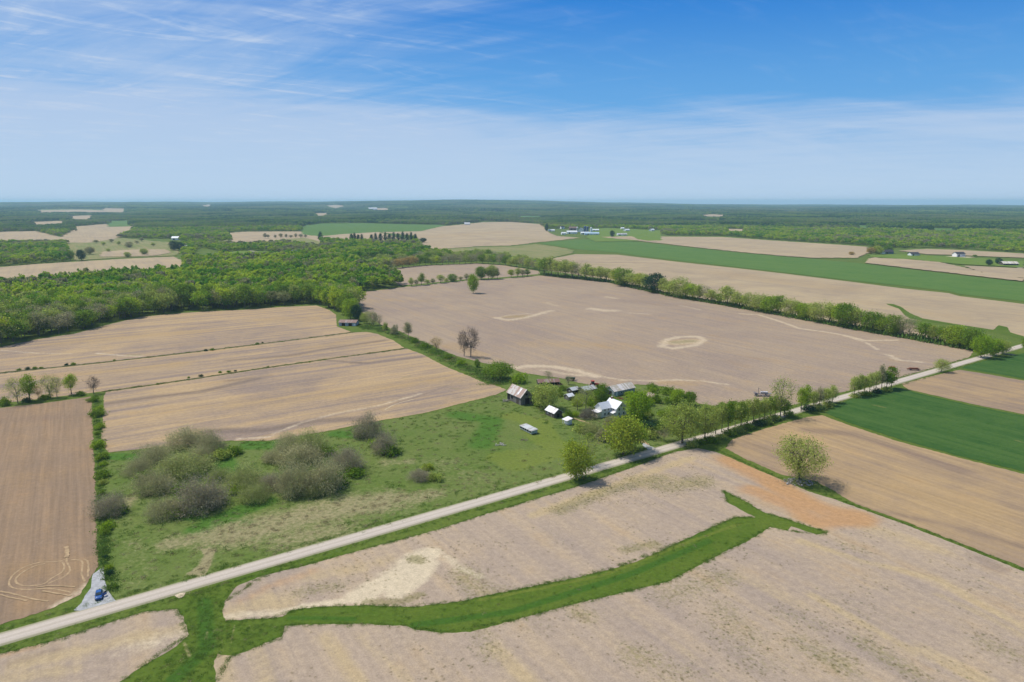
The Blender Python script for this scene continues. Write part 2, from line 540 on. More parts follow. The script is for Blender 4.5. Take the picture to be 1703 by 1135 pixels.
def make_tree(seed, H, W, clumps, per, size, twigs=0, twig_len=1.6, shape='round', base=0.22, limbs=7, spread=0.11, bark=None, lmat=None, stems=1, trunk_r=None, nseg=6, fill=0.5, tw=0.045):
    rng = np.random.default_rng(seed)
    lob = rng.normal(size=(5, 3)); lob /= np.linalg.norm(lob, axis=1)[:, None]
    amp = rng.uniform(0.08, 0.3, 5)
    zc = H * (base + (1 - base) * 0.53); rz = H * (1 - base) * 0.5; rx = W / 2
    d = rng.normal(size=(clumps * 3, 3)); d /= np.linalg.norm(d, axis=1)[:, None]
    sh = 0.86 + (np.maximum(0, d @ lob.T) ** 3 * amp).sum(1)
    rad = (fill + (1 - fill) * rng.random(len(d)) ** 0.6) * sh
    if shape == 'dome': rad = rad * rng.uniform(0.72, 1.16, len(d))
    c = d * rad[:, None]
    if shape == 'vase':      # narrow below, wide above
        c[:, :2] *= (0.55 + 0.5 * sstep(-1, 0.3, c[:, 2]))[:, None]
    elif shape == 'column':
        c[:, :2] *= (0.9 - 0.25 * np.maximum(0, c[:, 2]))[:, None]
    elif shape == 'cone':
        c[:, :2] *= (0.95 * (1 - (c[:, 2] + 1) / 2.15))[:, None] + 0.03
    elif shape == 'dome':
        c[:, 2] = np.abs(c[:, 2]) * 1.0 - 0.02
        zc = H * 0.03; rz = H * 0.95
    c = c * [rx, rx, rz] + [0, 0, zc]
    c = c[c[:, 2] > H * (0.04 if shape == 'dome' else base * 0.75)][:clumps]
    tr = Acc(); R0 = trunk_r or H * 0.022
    tips = []
    for s in range(stems):
        off = np.array([0, 0, 0.0]) if stems == 1 else np.array([math.cos(s * 2.4), math.sin(s * 2.4), 0]) * W * 0.012
        lean = rng.normal(size=2) * H * 0.03 + off[:2] * 2
        top = H * (0.62 if shape not in ('cone',) else 0.93)
        if shape == 'dome': top = H * 0.35
        path = [off + [lean[0] * t * t, lean[1] * t * t, -0.4 + (top + .4) * t] for t in np.linspace(0, 1, 5)]
        r = [R0 * (1.25 if i == 0 else 1 - 0.17 * i) / (1 if stems == 1 else 1.4) for i in range(5)]
        tr.add(*tube_np(path, r, nseg))
        tips.append((np.array(path), r))
    li = []
    for k in range(limbs):
        pth, rr = tips[k % stems]
        t = rng.uniform(0.3, 0.95); i = int(t * 4); s0 = pth[i] + (pth[min(4, i + 1)] - pth[i]) * (t * 4 - i)
        tgt = c[rng.integers(len(c))] if len(c) else s0 + [0, 0, 1]
        az = math.atan2(tgt[1], tgt[0]); mid = s0 * 0.45 + tgt * 0.55 + [0, 0, H * 0.05]
        p = [s0, s0 * 0.7 + mid * 0.3 + [0, 0, H * .01], mid, tgt]
        tr.add(*tube_np(p, [R0 * .5, R0 * .4, R0 * .26, R0 * .1], max(3, nseg - 2)))
        li += [p[1], p[2], (p[2] + p[3]) / 2]
    li = np.array(li) if li else np.array([[0, 0, H * .5]])
    cr = Acc()
    for q in c[::2 if twigs == 0 else 1]:
        j = np.argmin(((li - q) ** 2).sum(1)); s0 = li[j]
        tr.add(*tube_np([s0, (s0 + q) / 2 + [0, 0, H * .012], q], [R0 * .16, R0 * .1, R0 * .04], 3))
    if per:
        cc = np.repeat(c, per, 0) + rng.normal(size=(len(c) * per, 3)) * [W * spread, W * spread, W * spread * 0.7]
        cc = cc[cc[:, 2] > 0.05]
        cr.add(*cards(cc, size, rng))
    if twigs:
        cc = np.repeat(c, twigs, 0) + rng.normal(size=(len(c) * twigs, 3)) * W * spread * 0.8
        ax = cc - [0, 0, zc - rz * (0.9 if shape != 'dome' else 0.1)]; ax /= np.linalg.norm(ax, axis=1)[:, None]
        m = cc[:, 2] > 0.1
        (cr if not per else tr).add(*slivers(cc[m], ax[m] + [0, 0, .15], twig_len, tw, rng))
    return (tr.mesh('trunk', bark or BARK), cr.mesh('crown', lmat), H, W)


KINDS = {
    'leafy': [make_tree(11 + i, 15, 13, 120, 36, 0.60, base=0.07, lmat=LEAF['green']) for i in range(3)],
    'roadtree': [make_tree(31 + i, 15, 14, 110, 36, 0.46, twigs=2, twig_len=1.3, base=0.10, lmat=LEAF['olive'], tw=.03) for i in range(3)],
    'slender': [make_tree(51 + i, 14, 7, 64, 32, 0.46, twigs=2, twig_len=1.2, base=0.24, lmat=LEAF['olive'], shape='column', limbs=5, spread=0.15, tw=.03) for i in range(4)],
    'budding': [make_tree(71 + i, 14, 12, 80, 22, 0.34, twigs=6, twig_len=1.5, base=0.22, lmat=LEAF['olive'], shape='vase', bark=BARKG, tw=.03) for i in range(3)],
    'bare': [make_tree(91 + i, 13, 11, 55, 0, 0.4, twigs=20, twig_len=2.0, base=0.18, lmat=LEAF['bark'], shape='vase', bark=BARKG, stems=3, tw=0.06) for i in range(2)],
    'bush': [make_tree(111 + i, 4, 6, 44, 26, 0.42, shape='dome', lmat=LEAF['green'], stems=2, limbs=3, spread=0.12, fill=0.55) for i in range(3)],
    'thicket': [make_tree(131 + i, 7, 11, 150, 62, 0.19, twigs=5, twig_len=1.3, shape='dome', lmat=LEAF['grey'], bark=LEAF['grey'], stems=4, limbs=9, spread=0.085, fill=0.5, nseg=4, trunk_r=0.10, tw=0.03) for i in range(4)],
    'conifer': [make_tree(151 + i, 15, 8, 80, 18, 0.6, shape='cone', base=0.06, lmat=LEAF['dark'], limbs=4, spread=0.1) for i in range(2)],
    'woods': [make_tree(171 + i, 16, 12.5, 56, 26, 0.85, base=0.22, lmat=LEAF['wood'], spread=0.11, limbs=4, nseg=4) for i in range(5)],
    'woodsbare': [make_tree(191 + i, 16, 11, 55, 26, 0.5, twigs=8, twig_len=1.6, base=0.22, lmat=LEAF['grey'], bark=BARKG, spread=0.11, limbs=5, nseg=4, tw=0.04) for i in range(2)],
    'grove': [make_tree(201 + i, 14, 15, 100, 34, 0.6, base=0.08, lmat=LEAF['green'], spread=0.1) for i in range(2)],
}
# the big lone willow and the large roadside trees get their own growth
KINDS['willow'] = [make_tree(301, 17, 20, 260, 30, 0.36, twigs=3, twig_len=1.4, tw=.03, shape='vase', base=0.09, lmat=LEAF['olive'], stems=5, limbs=16, spread=0.075, trunk_r=0.42, fill=0.42)]
KINDS['oldroad'] = [make_tree(311 + i, 17, 16, 200, 36, 0.42, twigs=2, twig_len=1.3, tw=.03, base=0.11, lmat=LEAF['olive'], stems=1, limbs=12, spread=0.08, trunk_r=0.5) for i in range(2)]
USED = {}
GROUND0 = 0.0


def plant(x, y, h, w, kind, leaf, name, cat, label, group=None, z=None, rz=None):
    i = USED.get(kind, 0); USED[kind] = i + 1
    tm, cm, H0, W0 = KINDS[kind][i % len(KINDS[kind])]
    e = empty(name, (x, y, float(hgt(x, y)) if z is None else z), random.uniform(0, 6.28) if rz is None else rz)
    e.scale = (w / W0, w / W0, h / H0)
    t = link(bpy.data.objects.new('trunk' if kind not in ('bush', 'thicket') else 'stem', tm), e)
    c = link(bpy.data.objects.new('crown', cm), e)
    if leaf:
        c.material_slots[0].link = 'OBJECT'; c.material_slots[0].material = LEAF[leaf]
    tag(e, label, cat, group)
    return e


def tree_px(x, yb, yt, wpx, kind, leaf, name, cat, label, group=None):
    """base at bearing (x, yb), top at yt, crown wpx wide as read off the photograph"""
    X, Y = P(x, yb)
    h = max(1.0, top_height(yb, yt)); w = wpx * (Y * CP + CAM_H * SP) / FPX
    return plant(X, Y, h, w, kind, leaf, name, cat, label, group)


ORD = ['first', 'second', 'third', 'fourth', 'fifth', 'sixth', 'seventh', 'eighth', 'ninth', 'tenth', 'eleventh', 'twelfth', 'thirteenth', 'fourteenth', 'fifteenth', 'sixteenth', 'seventeenth', 'eighteenth', 'nineteenth', 'twentieth']
ORD += ['twenty-' + o for o in ORD[:9]] + ['thirtieth'] + ['thirty-' + o for o in ORD[:9]] + ['fortieth'] + ['forty-' + o for o in ORD[:9]] + ['fiftieth']
# ---------------------------------------------------------------- materials of the land
A1, A2 = R(34.5), R(-57.5)
M = {}
M['soil_big'] = soil('soil_big', (0.285, 0.215, 0.166), (0.355, 0.268, 0.185), A2, golds=0.35, streak=0.8, weeds=0.15, pale=(0.52, 0.41, 0.28))
M['soil_strip'] = soil('soil_strip', (0.262, 0.196, 0.152), (0.425, 0.300, 0.168), A1, golds=0.4, streak=1.6, dark=(0.150, 0.115, 0.096))
M['soil_left'] = soil('soil_left', (0.240, 0.168, 0.112), (0.295, 0.198, 0.120), A2, row=0.3, golds=0.05, streak=0.9, fine=0.6, gold=(0.34, 0.215, 0.10))
M['soil_front'] = soil('soil_front', (0.328, 0.255, 0.200), (0.418, 0.318, 0.222), A2, golds=0.3, streak=0.85, weeds=0.6, fine=0.9, row=0.14, gold=(0.45, 0.34, 0.18), pale=(0.58, 0.48, 0.33))
M['soil_tan'] = soil('soil_tan', (0.265, 0.190, 0.132), (0.410, 0.282, 0.145), A2, row=0.3, golds=0.15, streak=0.7, fine=0.5, rowgap=0.5)
M['soil_far'] = soil('soil_far', (0.320, 0.245, 0.165), (0.430, 0.330, 0.200), A2, row=0.0, golds=0.15, streak=0.9, fine=0.4)
M['soil_pasture'] = soil('soil_pasture', (0.165, 0.190, 0.055), (0.250, 0.225, 0.100), A2, row=0.0, golds=0.2, streak=0.9, fine=0.4, weeds=0.5)
M['ground'] = grass('ground_grass', (0.075, 0.126, 0.016), (0.122, 0.156, 0.030), tanamt=-0.06)
M['meadow'] = grass('meadow_grass', (0.095, 0.148, 0.026), (0.145, 0.175, 0.050), tan=(0.30, 0.25, 0.14), tanamt=0.07, sp=0.85, lush=(0.068, 0.145, 0.020), mow=(0.155, 0.19, 0.03))
M['ditch'] = grass('waterway_grass', (0.064, 0.118, 0.012), (0.108, 0.148, 0.022), tanamt=-0.15, sp=0.65, lush=(0.050, 0.112, 0.014), tan=(0.33, 0.27, 0.14), mow=(0.15, 0.175, 0.03))
M['yard'] = grass('yard_grass', (0.105, 0.180, 0.022), (0.150, 0.200, 0.034), tanamt=-0.15, sp=0.6)
M['wheat'] = grass('wheat', (0.024, 0.078, 0.014), (0.062, 0.122, 0.026), tanamt=-0.22, sp=0.5, ang=A2, tan=(0.16, 0.17, 0.05))
M['margin'] = grass('field_margin', (0.120, 0.115, 0.045), (0.160, 0.140, 0.070), tanamt=-0.05, sp=0.9)
M['wheat_far'] = grass('wheat_far', (0.060, 0.140, 0.026), (0.105, 0.175, 0.036), tanamt=-0.5, sp=0.2, ang=A2)


def road_material():
    n = NT('gravel'); p = n.pos()
    a = n.noise(p, 0.15, 4, 0.6); b = n.noise(p, 3.0, 3, 0.7)
    st = n.noise(n.mapped(p, A1, (0.01, 1.3, 1)), 1.0, 2, 0.5)
    c = n.mix(n.math('ADD', n.math('MULTIPLY', a, 0.5), n.math('MULTIPLY', st, 0.5)), (0.44, 0.375, 0.31), (0.54, 0.465, 0.39))
    q0, q1 = P(0, 1064), P(1486, 637); th = math.atan2(q1[1] - q0[1], q1[0] - q0[0])
    v = n.n('ShaderNodeSeparateXYZ'); n.put(v.inputs[0], n.mapped(p, th))
    s = n.math('ABSOLUTE', n.math('SUBTRACT', v.outputs[1], -q0[0] * math.sin(th) + q0[1] * math.cos(th)))
    s = n.math('ADD', s, n.math('MULTIPLY', n.math('SUBTRACT', n.noise(p, 0.05, 2, 0.5), 0.5), 0.5))
    rut = n.math('SUBTRACT', 1.0, n.ramp(n.math('ABSOLUTE', n.math('SUBTRACT', s, 0.95)), 0.15, 0.55))
    c = n.mix(n.math('MULTIPLY', rut, 0.35), c, (0.60, 0.53, 0.46))
    c = n.mix(n.math('MULTIPLY', n.ramp(n.math('ADD', s, n.math('MULTIPLY', b, 0.9)), 2.35, 3.3), 0.75), c, (0.23, 0.225, 0.12))
    c = n.mix(n.math('MULTIPLY', n.ramp(s, 0.45, 0.0), 0.22), c, (0.30, 0.26, 0.19))
    h = n.n('ShaderNodeHueSaturation'); n.put(h.inputs['Color'], c); n.put(h.inputs['Value'], n.math('ADD', n.math('MULTIPLY', n.math('SUBTRACT', b, 0.5), 0.5), 1.0))
    n.bsdf(h.outputs[0], 0.95, n.bump(b, 0.4, 0.05), 0.1); return n.m


M['road'] = road_material()
M['stone'] = plain('crushed_stone', (0.37, 0.37, 0.375), 0.95, var=0.2, scale=0.9)
M['pale'] = plain('pale_soil', (0.52, 0.42, 0.29), 0.95, var=0.25, scale=0.6)
M['track'] = plain('wheel_track_soil', (0.38, 0.265, 0.15), 0.95, var=0.2, scale=0.6)

# ---------------------------------------------------------------- marks
S = stroke
F = 'big'
S(F, 'pale', [(1100, 577), (1108, 566), (1130, 561), (1160, 560), (1171, 566), (1155, 575), (1120, 580), (1100, 577)], 4.2, 0.9)
S(F, 'pale', [(1118, 571), (1155, 568)], 10, 0.75); S(F, 'weed', [(1122, 570), (1150, 567.5)], 6, 1.3); S(F, 'gold', [(1120, 570), (1155, 568)], 10, 1.6)
S(F, 'pale', [(826, 529), (845, 533), (872, 529), (895, 523), (917, 517)], 5, 0.8)
S(F, 'pale', [(826, 529), (850, 524), (880, 522)], 3, 0.6)
S(F, 'gold', [(842, 528), (872, 526)], 8, 0.9); S(F, 'weed', [(842, 528), (872, 526)], 7, 0.7)
S(F, 'pale', [(985, 514), (1005, 517), (1022, 517)], 9, 0.8)
S(F, 'pale', [(1008, 494), (1026, 497)], 4, 0.7); S(F, 'pale', [(1046, 521), (1078, 523)], 4, 0.6)
S(F, 'pale', [(905, 503), (925, 509)], 4, 0.5); S(F, 'pale', [(1130, 508), (1165, 516)], 4, 0.5)
S(F, 'pale', [(1230, 522), (1262, 524), (1300, 536), (1330, 547), (1370, 552), (1400, 557), (1440, 567), (1495, 566)], 2.6, 0.9)
S(F, 'pale', [(1405, 559), (1440, 570), (1460, 582)], 2.2, 0.75)
S(F, 'pale', [(1478, 591), (1492, 599), (1535, 603)], 3.4, 0.8)
S(F, 'pale', [(857, 612), (885, 609), (925, 611), (960, 617), (990, 626)], 4.8, 1.0)
S(F, 'pale', [(900, 616), (940, 622), (975, 626)], 3, 0.7)
S(F, 'pale', [(975, 622), (1030, 632), (1090, 634), (1125, 632)], 2.6, 0.7)
S(F, 'pale', [(1120, 632), (1165, 634), (1215, 641)], 2.2, 0.75)
S(F, 'gold', [(1105, 637), (1145, 638)], 7, 1.0); S(F, 'gold', [(880, 572), (970, 574), (1050, 577)], 16, 0.6)
S(F, 'gold', [(745, 575), (800, 590)], 10, 0.7); S(F, 'gold', [(620, 500), (720, 500)], 14, 0.4)
S(F, 'dark', [(1020, 500), (1090, 507), (1150, 512)], 22, 0.35); S(F, 'dark', [(1180, 555), (1290, 565)], 18, 0.3)
S(F, 'dark', [(860, 480), (980, 492)], 20, 0.25); S(F, 'dark', [(1150, 610), (1250, 600)], 14, 0.3)
F = 'strip_a'
S(F, 'pale', [(5, 583), (60, 588), (120, 589)], 2.2, 0.55); S(F, 'pale', [(160, 588), (205, 592), (235, 593)], 2.0, 0.8)
S(F, 'gold', [(90, 572), (200, 560), (330, 552)], 14, 0.7); S(F, 'weed', [(214, 591), (232, 591)], 2.5, 1.0)
S(F, 'gold', [(440, 532), (520, 530)], 16, 0.6); S(F, 'dark', [(300, 575), (420, 560)], 8, 0.4)
F = 'strip_b'
S(F, 'gold', [(60, 628), (180, 618), (300, 606)], 9, 0.9); S(F, 'gold', [(500, 582), (620, 562)], 7, 0.6)
S(F, 'dark', [(380, 600), (480, 592), (560, 578), (640, 566)], 4.5, 0.8); S(F, 'dark', [(180, 628), (240, 622)], 4, 0.4)
F = 'strip_c'
S(F, 'dark', [(176, 672), (260, 660), (330, 653), (430, 630)], 4.5, 0.9); S(F, 'dark', [(545, 600), (610, 605), (700, 594)], 3.6, 0.9)
S(F, 'dark', [(380, 634), (450, 626)], 3, 0.6); S(F, 'dark', [(350, 718), (440, 716), (520, 702), (600, 696)], 5.5, 1.0)
S(F, 'dark', [(620, 683), (690, 662), (745, 642)], 1.8, 0.6); S(F, 'dark', [(205, 715), (270, 706), (330, 700)], 3, 0.5)
S(F, 'pale', [(455, 722), (500, 704), (560, 688), (630, 675), (700, 655)], 1.7, 0.6); S(F, 'pale', [(395, 731), (450, 727)], 2.0, 0.7)
S(F, 'gold', [(400, 672), (520, 660), (640, 645), (740, 630)], 13, 0.7); S(F, 'gold', [(230, 690), (340, 676)], 6, 0.6)
S(F, 'weed', [(672, 628), (684, 626)], 1.5, 1.0); S(F, 'weed', [(752, 646), (765, 648)], 1.5, 1.0)
F = 'left'
S(F, 'gold', [(20, 950), (150, 940)], 7, 0.9); S(F, 'gold', [(60, 1000), (130, 975)], 6, 0.8); S(F, 'dark', [(0, 700), (150, 690)], 8, 0.35)
S(F, 'pale', [(92, 1008), (125, 990), (145, 972)], 1.8, 0.7); S(F, 'gold', [(0, 800), (100, 790)], 9, 0.5)
F = 'corner'
S(F, 'gold', [(30, 1105), (150, 1080), (230, 1060), (290, 1050)], 3.2, 1.0); S(F, 'pale', [(210, 1075), (290, 1060)], 4, 0.5)
S(F, 'gold', [(0, 1130), (120, 1115)], 3, 0.9); S(F, 'dark', [(0, 1108), (100, 1080)], 2.0, 0.5); S(F, 'orange', [(0, 1092), (60, 1076)], 1.4, 0.5)
F = 'front'
S(F, 'pale', [(712, 922), (690, 932), (665, 955), (630, 975), (600, 992)], 5.0, 1.2); S(F, 'pale', [(712, 940), (690, 965), (660, 985)], 4.0, 1.2)
S(F, 'pale', [(600, 998), (530, 1005), (480, 1016)], 1.8, 1.0); S(F, 'pale', [(740, 925), (765, 945), (800, 960)], 2.0, 0.7)
S(F, 'gold', [(692, 929), (694, 932)], 2.6, 1.5); S(F, 'weed', [(688, 930), (698, 932)], 2.6, 1.6)
S(F, 'gold', [(400, 1015), (440, 1000), (470, 1005)], 5, 1.1); S(F, 'orange', [(400, 1000), (450, 975), (520, 950)], 2.5, 0.45)
S(F, 'gold', [(520, 960), (600, 945), (650, 930)], 3.5, 0.7); S(F, 'pale', [(380, 1025), (470, 1018)], 2.2, 0.6); S(F, 'weed', [(500, 985), (560, 975)], 4, 0.8)
S(F, 'weed', [(610, 1002), (670, 1000), (700, 990)], 2.0, 1.2); S(F, 'weed', [(770, 955), (800, 985), (840, 990)], 6, 0.8)
S(F, 'gold', [(885, 858), (945, 835), (1010, 812), (1090, 783), (1150, 762)], 2.4, 1.3); S(F, 'weed', [(930, 850), (1000, 820), (1100, 795)], 5, 1.0)
S(F, 'weed', [(1060, 800), (1110, 812), (1170, 800)], 7, 0.9); S(F, 'gold', [(1080, 800), (1160, 800)], 6, 0.6); S(F, 'weed', [(1040, 915), (1090, 905)], 3, 1.1)
S(F, 'orange', [(1215, 765), (1262, 790), (1300, 815), (1345, 840), (1385, 855), (1430, 862)], 7.5, 1.1)
S(F, 'orange', [(1250, 815), (1310, 838), (1360, 868), (1430, 868)], 5.5, 1.1); S(F, 'orange', [(1190, 758), (1240, 770)], 4, 0.6)
for q, w, s in (([(1330, 900), (1440, 935), (1560, 965), (1700, 1045)], 1.6, 1.2), ([(1350, 990), (1430, 1035), (1520, 1085)], 1.8, 1.2), ([(1530, 1080), (1640, 1135)], 2.4, 1.3),
                ([(1560, 990), (1640, 1025), (1703, 1060)], 1.6, 1.0), ([(820, 1080), (880, 1135)], 2.6, 1.2), ([(1230, 960), (1330, 1010)], 2.6, 0.9), ([(430, 1075), (450, 1135)], 2.2, 1.1),
                ([(540, 1060), (600, 1135)], 1.8, 1.0), ([(600, 1060), (680, 1135)], 1.3, 0.8), ([(1000, 1000), (1100, 1060), (1200, 1130)], 2.0, 0.6), ([(370, 1080), (375, 1135)], 2, 1.2), ([(1450, 880), (1560, 915)], 4, 0.8)):
    S(F, 'gold', q, w * 1.2, s * .85)
for q, w, s in (([(1430, 1065), (1475, 1095), (1520, 1120)], 3.2, 1.3), ([(1330, 1070), (1400, 1100)], 4.5, 1.1), ([(800, 1045), (815, 1090)], 3.5, 1.0), ([(960, 1020), (980, 1025)], 3.0, 1.2),
                ([(1110, 990), (1200, 960)], 5, 1.1), ([(1200, 1010), (1250, 1060)], 4, 1.0), ([(1060, 1090), (1120, 1120)], 5, 0.9), ([(1640, 1070), (1700, 1095)], 4, 0.9), ([(1400, 905), (1430, 915)], 3, 0.8), ([(1200, 1040), (1260, 1100)], 6, .8),
                ([(1360, 1040), (1300, 1020)], 4, 0.8), ([(860, 1010), (900, 1040)], 4, 0.6)):
    S(F, 'weed', q, w * 1.3, s * .62)
S(F, 'dark', [(1630, 930), (1660, 945)], 4, 0.6); S(F, 'dark', [(1000, 1130), (1100, 1100)], 6, 0.15)
F = 'tan'
S(F, 'dark', [(1340, 716), (1420, 722), (1500, 748), (1600, 785)], 6, 0.75); S(F, 'dark', [(1460, 850), (1560, 870), (1703, 910)], 3, 0.7)
S(F, 'gold', [(1380, 780), (1480, 800), (1620, 850)], 12, 0.9); S(F, 'dark', [(1240, 730), (1330, 700)], 3, 0.45)
F = 'wheatA'
S(F, 'pale', [(1452, 674), (1475, 679)], 2.2, 1.3); S(F, 'pale', [(1484, 667), (1488, 667)], 1.2, 1.2); S(F, 'pale', [(1690, 733), (1703, 737)], 2, 1.3)
F = 'meadow'
for q, w, s in (([(380, 890), (450, 875), (520, 855), (590, 840), (640, 835)], 12, 0.55), ([(640, 838), (720, 822)], 6, 0.5), ([(480, 900), (560, 880)], 9, 0.45), ([(285, 905), (330, 895)], 6, 0.5), ([(320, 955), (340, 940), (350, 918)], 1.6, 0.9),
                ([(640, 770), (680, 768)], 4, 0.4), ([(730, 770), (800, 800)], 12, 0.25), ([(230, 900), (230, 970)], 6, 0.25), ([(200, 850), (215, 830)], 4, 0.5), ([(345, 917), (348, 925)], 1.0, 1.4), ([(335, 955), (342, 943)], 1.0, 1.4)):
    S(F, 'pale', q, w * 1.15, s * 1.35)
for q, w, s in (([(330, 880), (400, 850), (440, 835)], 5, 1.2), ([(420, 740), (470, 738)], 7, 1.3), ([(560, 722), (600, 725)], 5, 1.2), ([(760, 690), (820, 700), (800, 740)], 8, 0.8), ([(170, 760), (230, 760)], 5, 1.0), ([(300, 860), (420, 870)], 3, .8), ([(370, 750), (380, 790)], 5, 1.)):
    S(F, 'dark', q, w, s)
for q, w, s in (([(850, 692), (880, 700), (900, 730), (930, 750), (860, 775), (830, 760)], 7, 1.0), ([(900, 700), (920, 735), (950, 745)], 5, 1.1), ([(850, 755), (940, 755)], 6, 0.9), ([(650, 735), (720, 750)], 10, 0.3)):
    S(F, 'gold', q, w, s)
F = 'ditch'
for q, w, s in (([(690, 1030), (760, 1024), (830, 1008)], .8, 1.1), ([(1228, 880), (1245, 868), (1254, 862)], .5, 1.0), ([(306, 1070), (318, 1096)], .9, 1.7), ([(345, 1050), (342, 1066)], .9, 1.6), ([(390, 1040), (384, 1070)], .6, 1.5), ([(590, 1022), (680, 1022)], 1.0, .7), ([(335, 990), (337, 1010)], .5, 1.4), ([(620, 1010), (625, 1036)], .5, 1.2), ([(900, 990), (960, 978)], .5, .9),
                ([(1150, 925), (1210, 898)], .5, .8), ([(365, 1040), (372, 1085)], .4, 1.3), ([(414, 1040), (420, 1050)], .4, 1.4), ([(1290, 868), (1320, 878)], .4, 1.3)): S(F, 'pale', q, w, s * .62)
for q, w, s in (([(690, 1040), (850, 1018), (1050, 955), (1180, 900)], 1.6, 1.0), ([(340, 1000), (345, 1080), (290, 1130)], 2.5, .9), ([(480, 1028), (590, 1030)], 1.2, .8)): S(F, 'dark', q, w, s)
for q, w, s in (([(800, 998), (1000, 958), (1150, 900), (1230, 872)], 1.0, .9), ([(400, 975), (520, 948)], 1.0, .8)): S(F, 'gold', q, w, s)
F = 'farfield'
S(F, 'weed', [(850, 395), (980, 410)], 60, 0.5); S(F, 'gold', [(700, 395), (860, 385)], 80, 0.6); S(F, 'gold', [(1200, 455), (1400, 480)], 40, 0.6); S(F, 'gold', [(1420, 500), (1600, 530)], 16, 0.6)
S(F, 'dark', [(960, 436), (1100, 438)], 7, 0.9); S(F, 'weed', [(900, 440), (1000, 440)], 30, 0.7)

# ---------------------------------------------------------------- the land itself
radii = np.concatenate([[0], np.geomspace(60, 24000, 64)])
na = 288
ang = np.linspace(0, 2 * np.pi, na, endpoint=False)
gx = np.concatenate([[0.0], (radii[1:, None] * np.cos(ang)).ravel()]); gy = np.concatenate([[0.0], (radii[1:, None] * np.sin(ang)).ravel()])
T = [(0, 1 + i, 1 + (i + 1) % na) for i in range(na)]
for r in range(len(radii) - 2):
    a0 = 1 + r * na; b0 = a0 + na
    for i in range(na):
        j = (i + 1) % na; T += [(a0 + i, b0 + i, b0 + j), (a0 + i, b0 + j, a0 + j)]
me = tri_mesh('ground', np.stack([gx, gy, hgt(gx, gy)], 1), T, M['ground'])
go = link(bpy.data.objects.new('ground', me)); go['kind'] = 'structure'

sheet('meadow', [(172, 765), (182, 755), (227, 750), (300, 741), (379, 735), (450, 735), (541, 720), (637, 701), (703, 690), (767, 673), (827, 658), (843, 650), (832, 638), (868, 622), (896, 626), (941, 632), (961, 638), (1009, 646), (1060, 641), (1103, 645), (1136, 655), (1161, 673),
                 (1190, 690), (1150, 725), (1085, 747), (1035, 765), (951, 792), (800, 836), (700, 864), (560, 903), (430, 940), (300, 974), (200, 1000), (186, 990), (176, 965), (164, 942), (160, 875)], 0.03, M['meadow'], 'meadow', step=2.2)
sheet('grass_waterway', [(100, 1260), (180, 1140), (296, 1000), (330, 975), (380, 960), (560, 920), (830, 905), (1190, 800), (1215, 800), (1400, 878), (1400, 905), (1200, 980), (800, 1100), (420, 1180), (340, 1260)], 0.03, M['ditch'], 'ditch', step=1.3)
bigf = [(580.5, 489), (669, 478), (683, 476.5), (779, 466.5), (829, 464.5), (881, 460), (901, 458.5), (1010, 470), (1078, 485), (1123, 495), (1194, 507), (1300, 525), (1421, 548), (1525, 566), (1619, 584), (1612, 595), (1554, 612), (1483, 632), (1392, 655), (1327, 672), (1250, 683), (1200, 678),
        (1161, 671), (1136, 653.4), (1103, 643), (1060, 639.5), (1009.6, 644.6), (961.6, 637), (941, 630.7), (896, 624.4), (868, 620), (845, 611), (804, 604), (761, 593), (741, 585), (700, 567), (665, 552), (635, 541), (602, 520), (587, 500)]
sheet('field', bigf, 0.06, M['soil_big'], 'big', step=5.0)
sheet('field', [(617, 449.5), (703, 442), (794, 438.5), (840, 442), (895, 451), (899, 456), (881, 457.5), (829, 462), (779, 464.5), (683, 474), (664, 475), (650, 462), (630, 455)], 0.06, M['soil_big'], 'back', step=12)
sheet('field', [(-160, 612), (-60, 590), (0, 578), (60, 565), (126, 555), (177, 541), (232, 528), (290, 522), (348, 518), (400, 516), (470, 511), (526, 508.5), (548, 516), (559, 524), (560, 543), (575, 549), (585, 552.6), (430, 572.8), (300, 588), (150, 605.3), (0, 620.3), (-160, 635)], 0.06, M['soil_strip'], 'strip_a', step=4)
sheet('field', [(-120, 631.5), (0, 621), (150, 606), (300, 589), (430, 573.5), (589, 553.4), (610, 552.5), (627, 555.5), (655, 567), (672, 579), (560, 595.2), (430, 613.8), (300, 633.8), (217, 645.8), (172, 651), (141, 655), (88, 661), (30, 668), (-120, 684)], 0.06, M['soil_strip'], 'strip_b', step=3)
sheet('field', [(176, 652), (217, 646.5), (300, 634.3), (430, 614.4), (560, 596), (676, 580), (703, 590), (741, 610), (775, 624), (804, 636), (830, 643.5), (842, 649), (826, 656.5), (767, 671.5), (703, 688), (637, 699), (541, 718), (450, 733), (379, 733.5), (300, 740), (227, 748), (182, 753), (168, 740), (168, 722), (171, 700), (172, 686), (173, 661)], 0.06, M['soil_strip'], 'strip_c', step=2.6)
sheet('field', [(-220, 700), (-100, 690), (0, 679), (80, 670), (151, 660), (153, 686), (156.6, 762), (159, 820), (160, 875), (164, 942), (148, 964), (133, 990), (92, 1010), (0, 1040), (-200, 1105), (-300, 1000)], 0.06, M['soil_left'], 'left', step=2.6)
sheet('field', [(-60, 1105), (0, 1088), (83, 1068), (160, 1043), (239, 1018), (294, 1013.5), (306, 1028), (314, 1056), (294, 1075), (236, 1109), (205, 1131), (100, 1200), (-100, 1290), (-200, 1180)], 0.06, M['soil_front'], 'corner', step=1.6, jit=0.2)
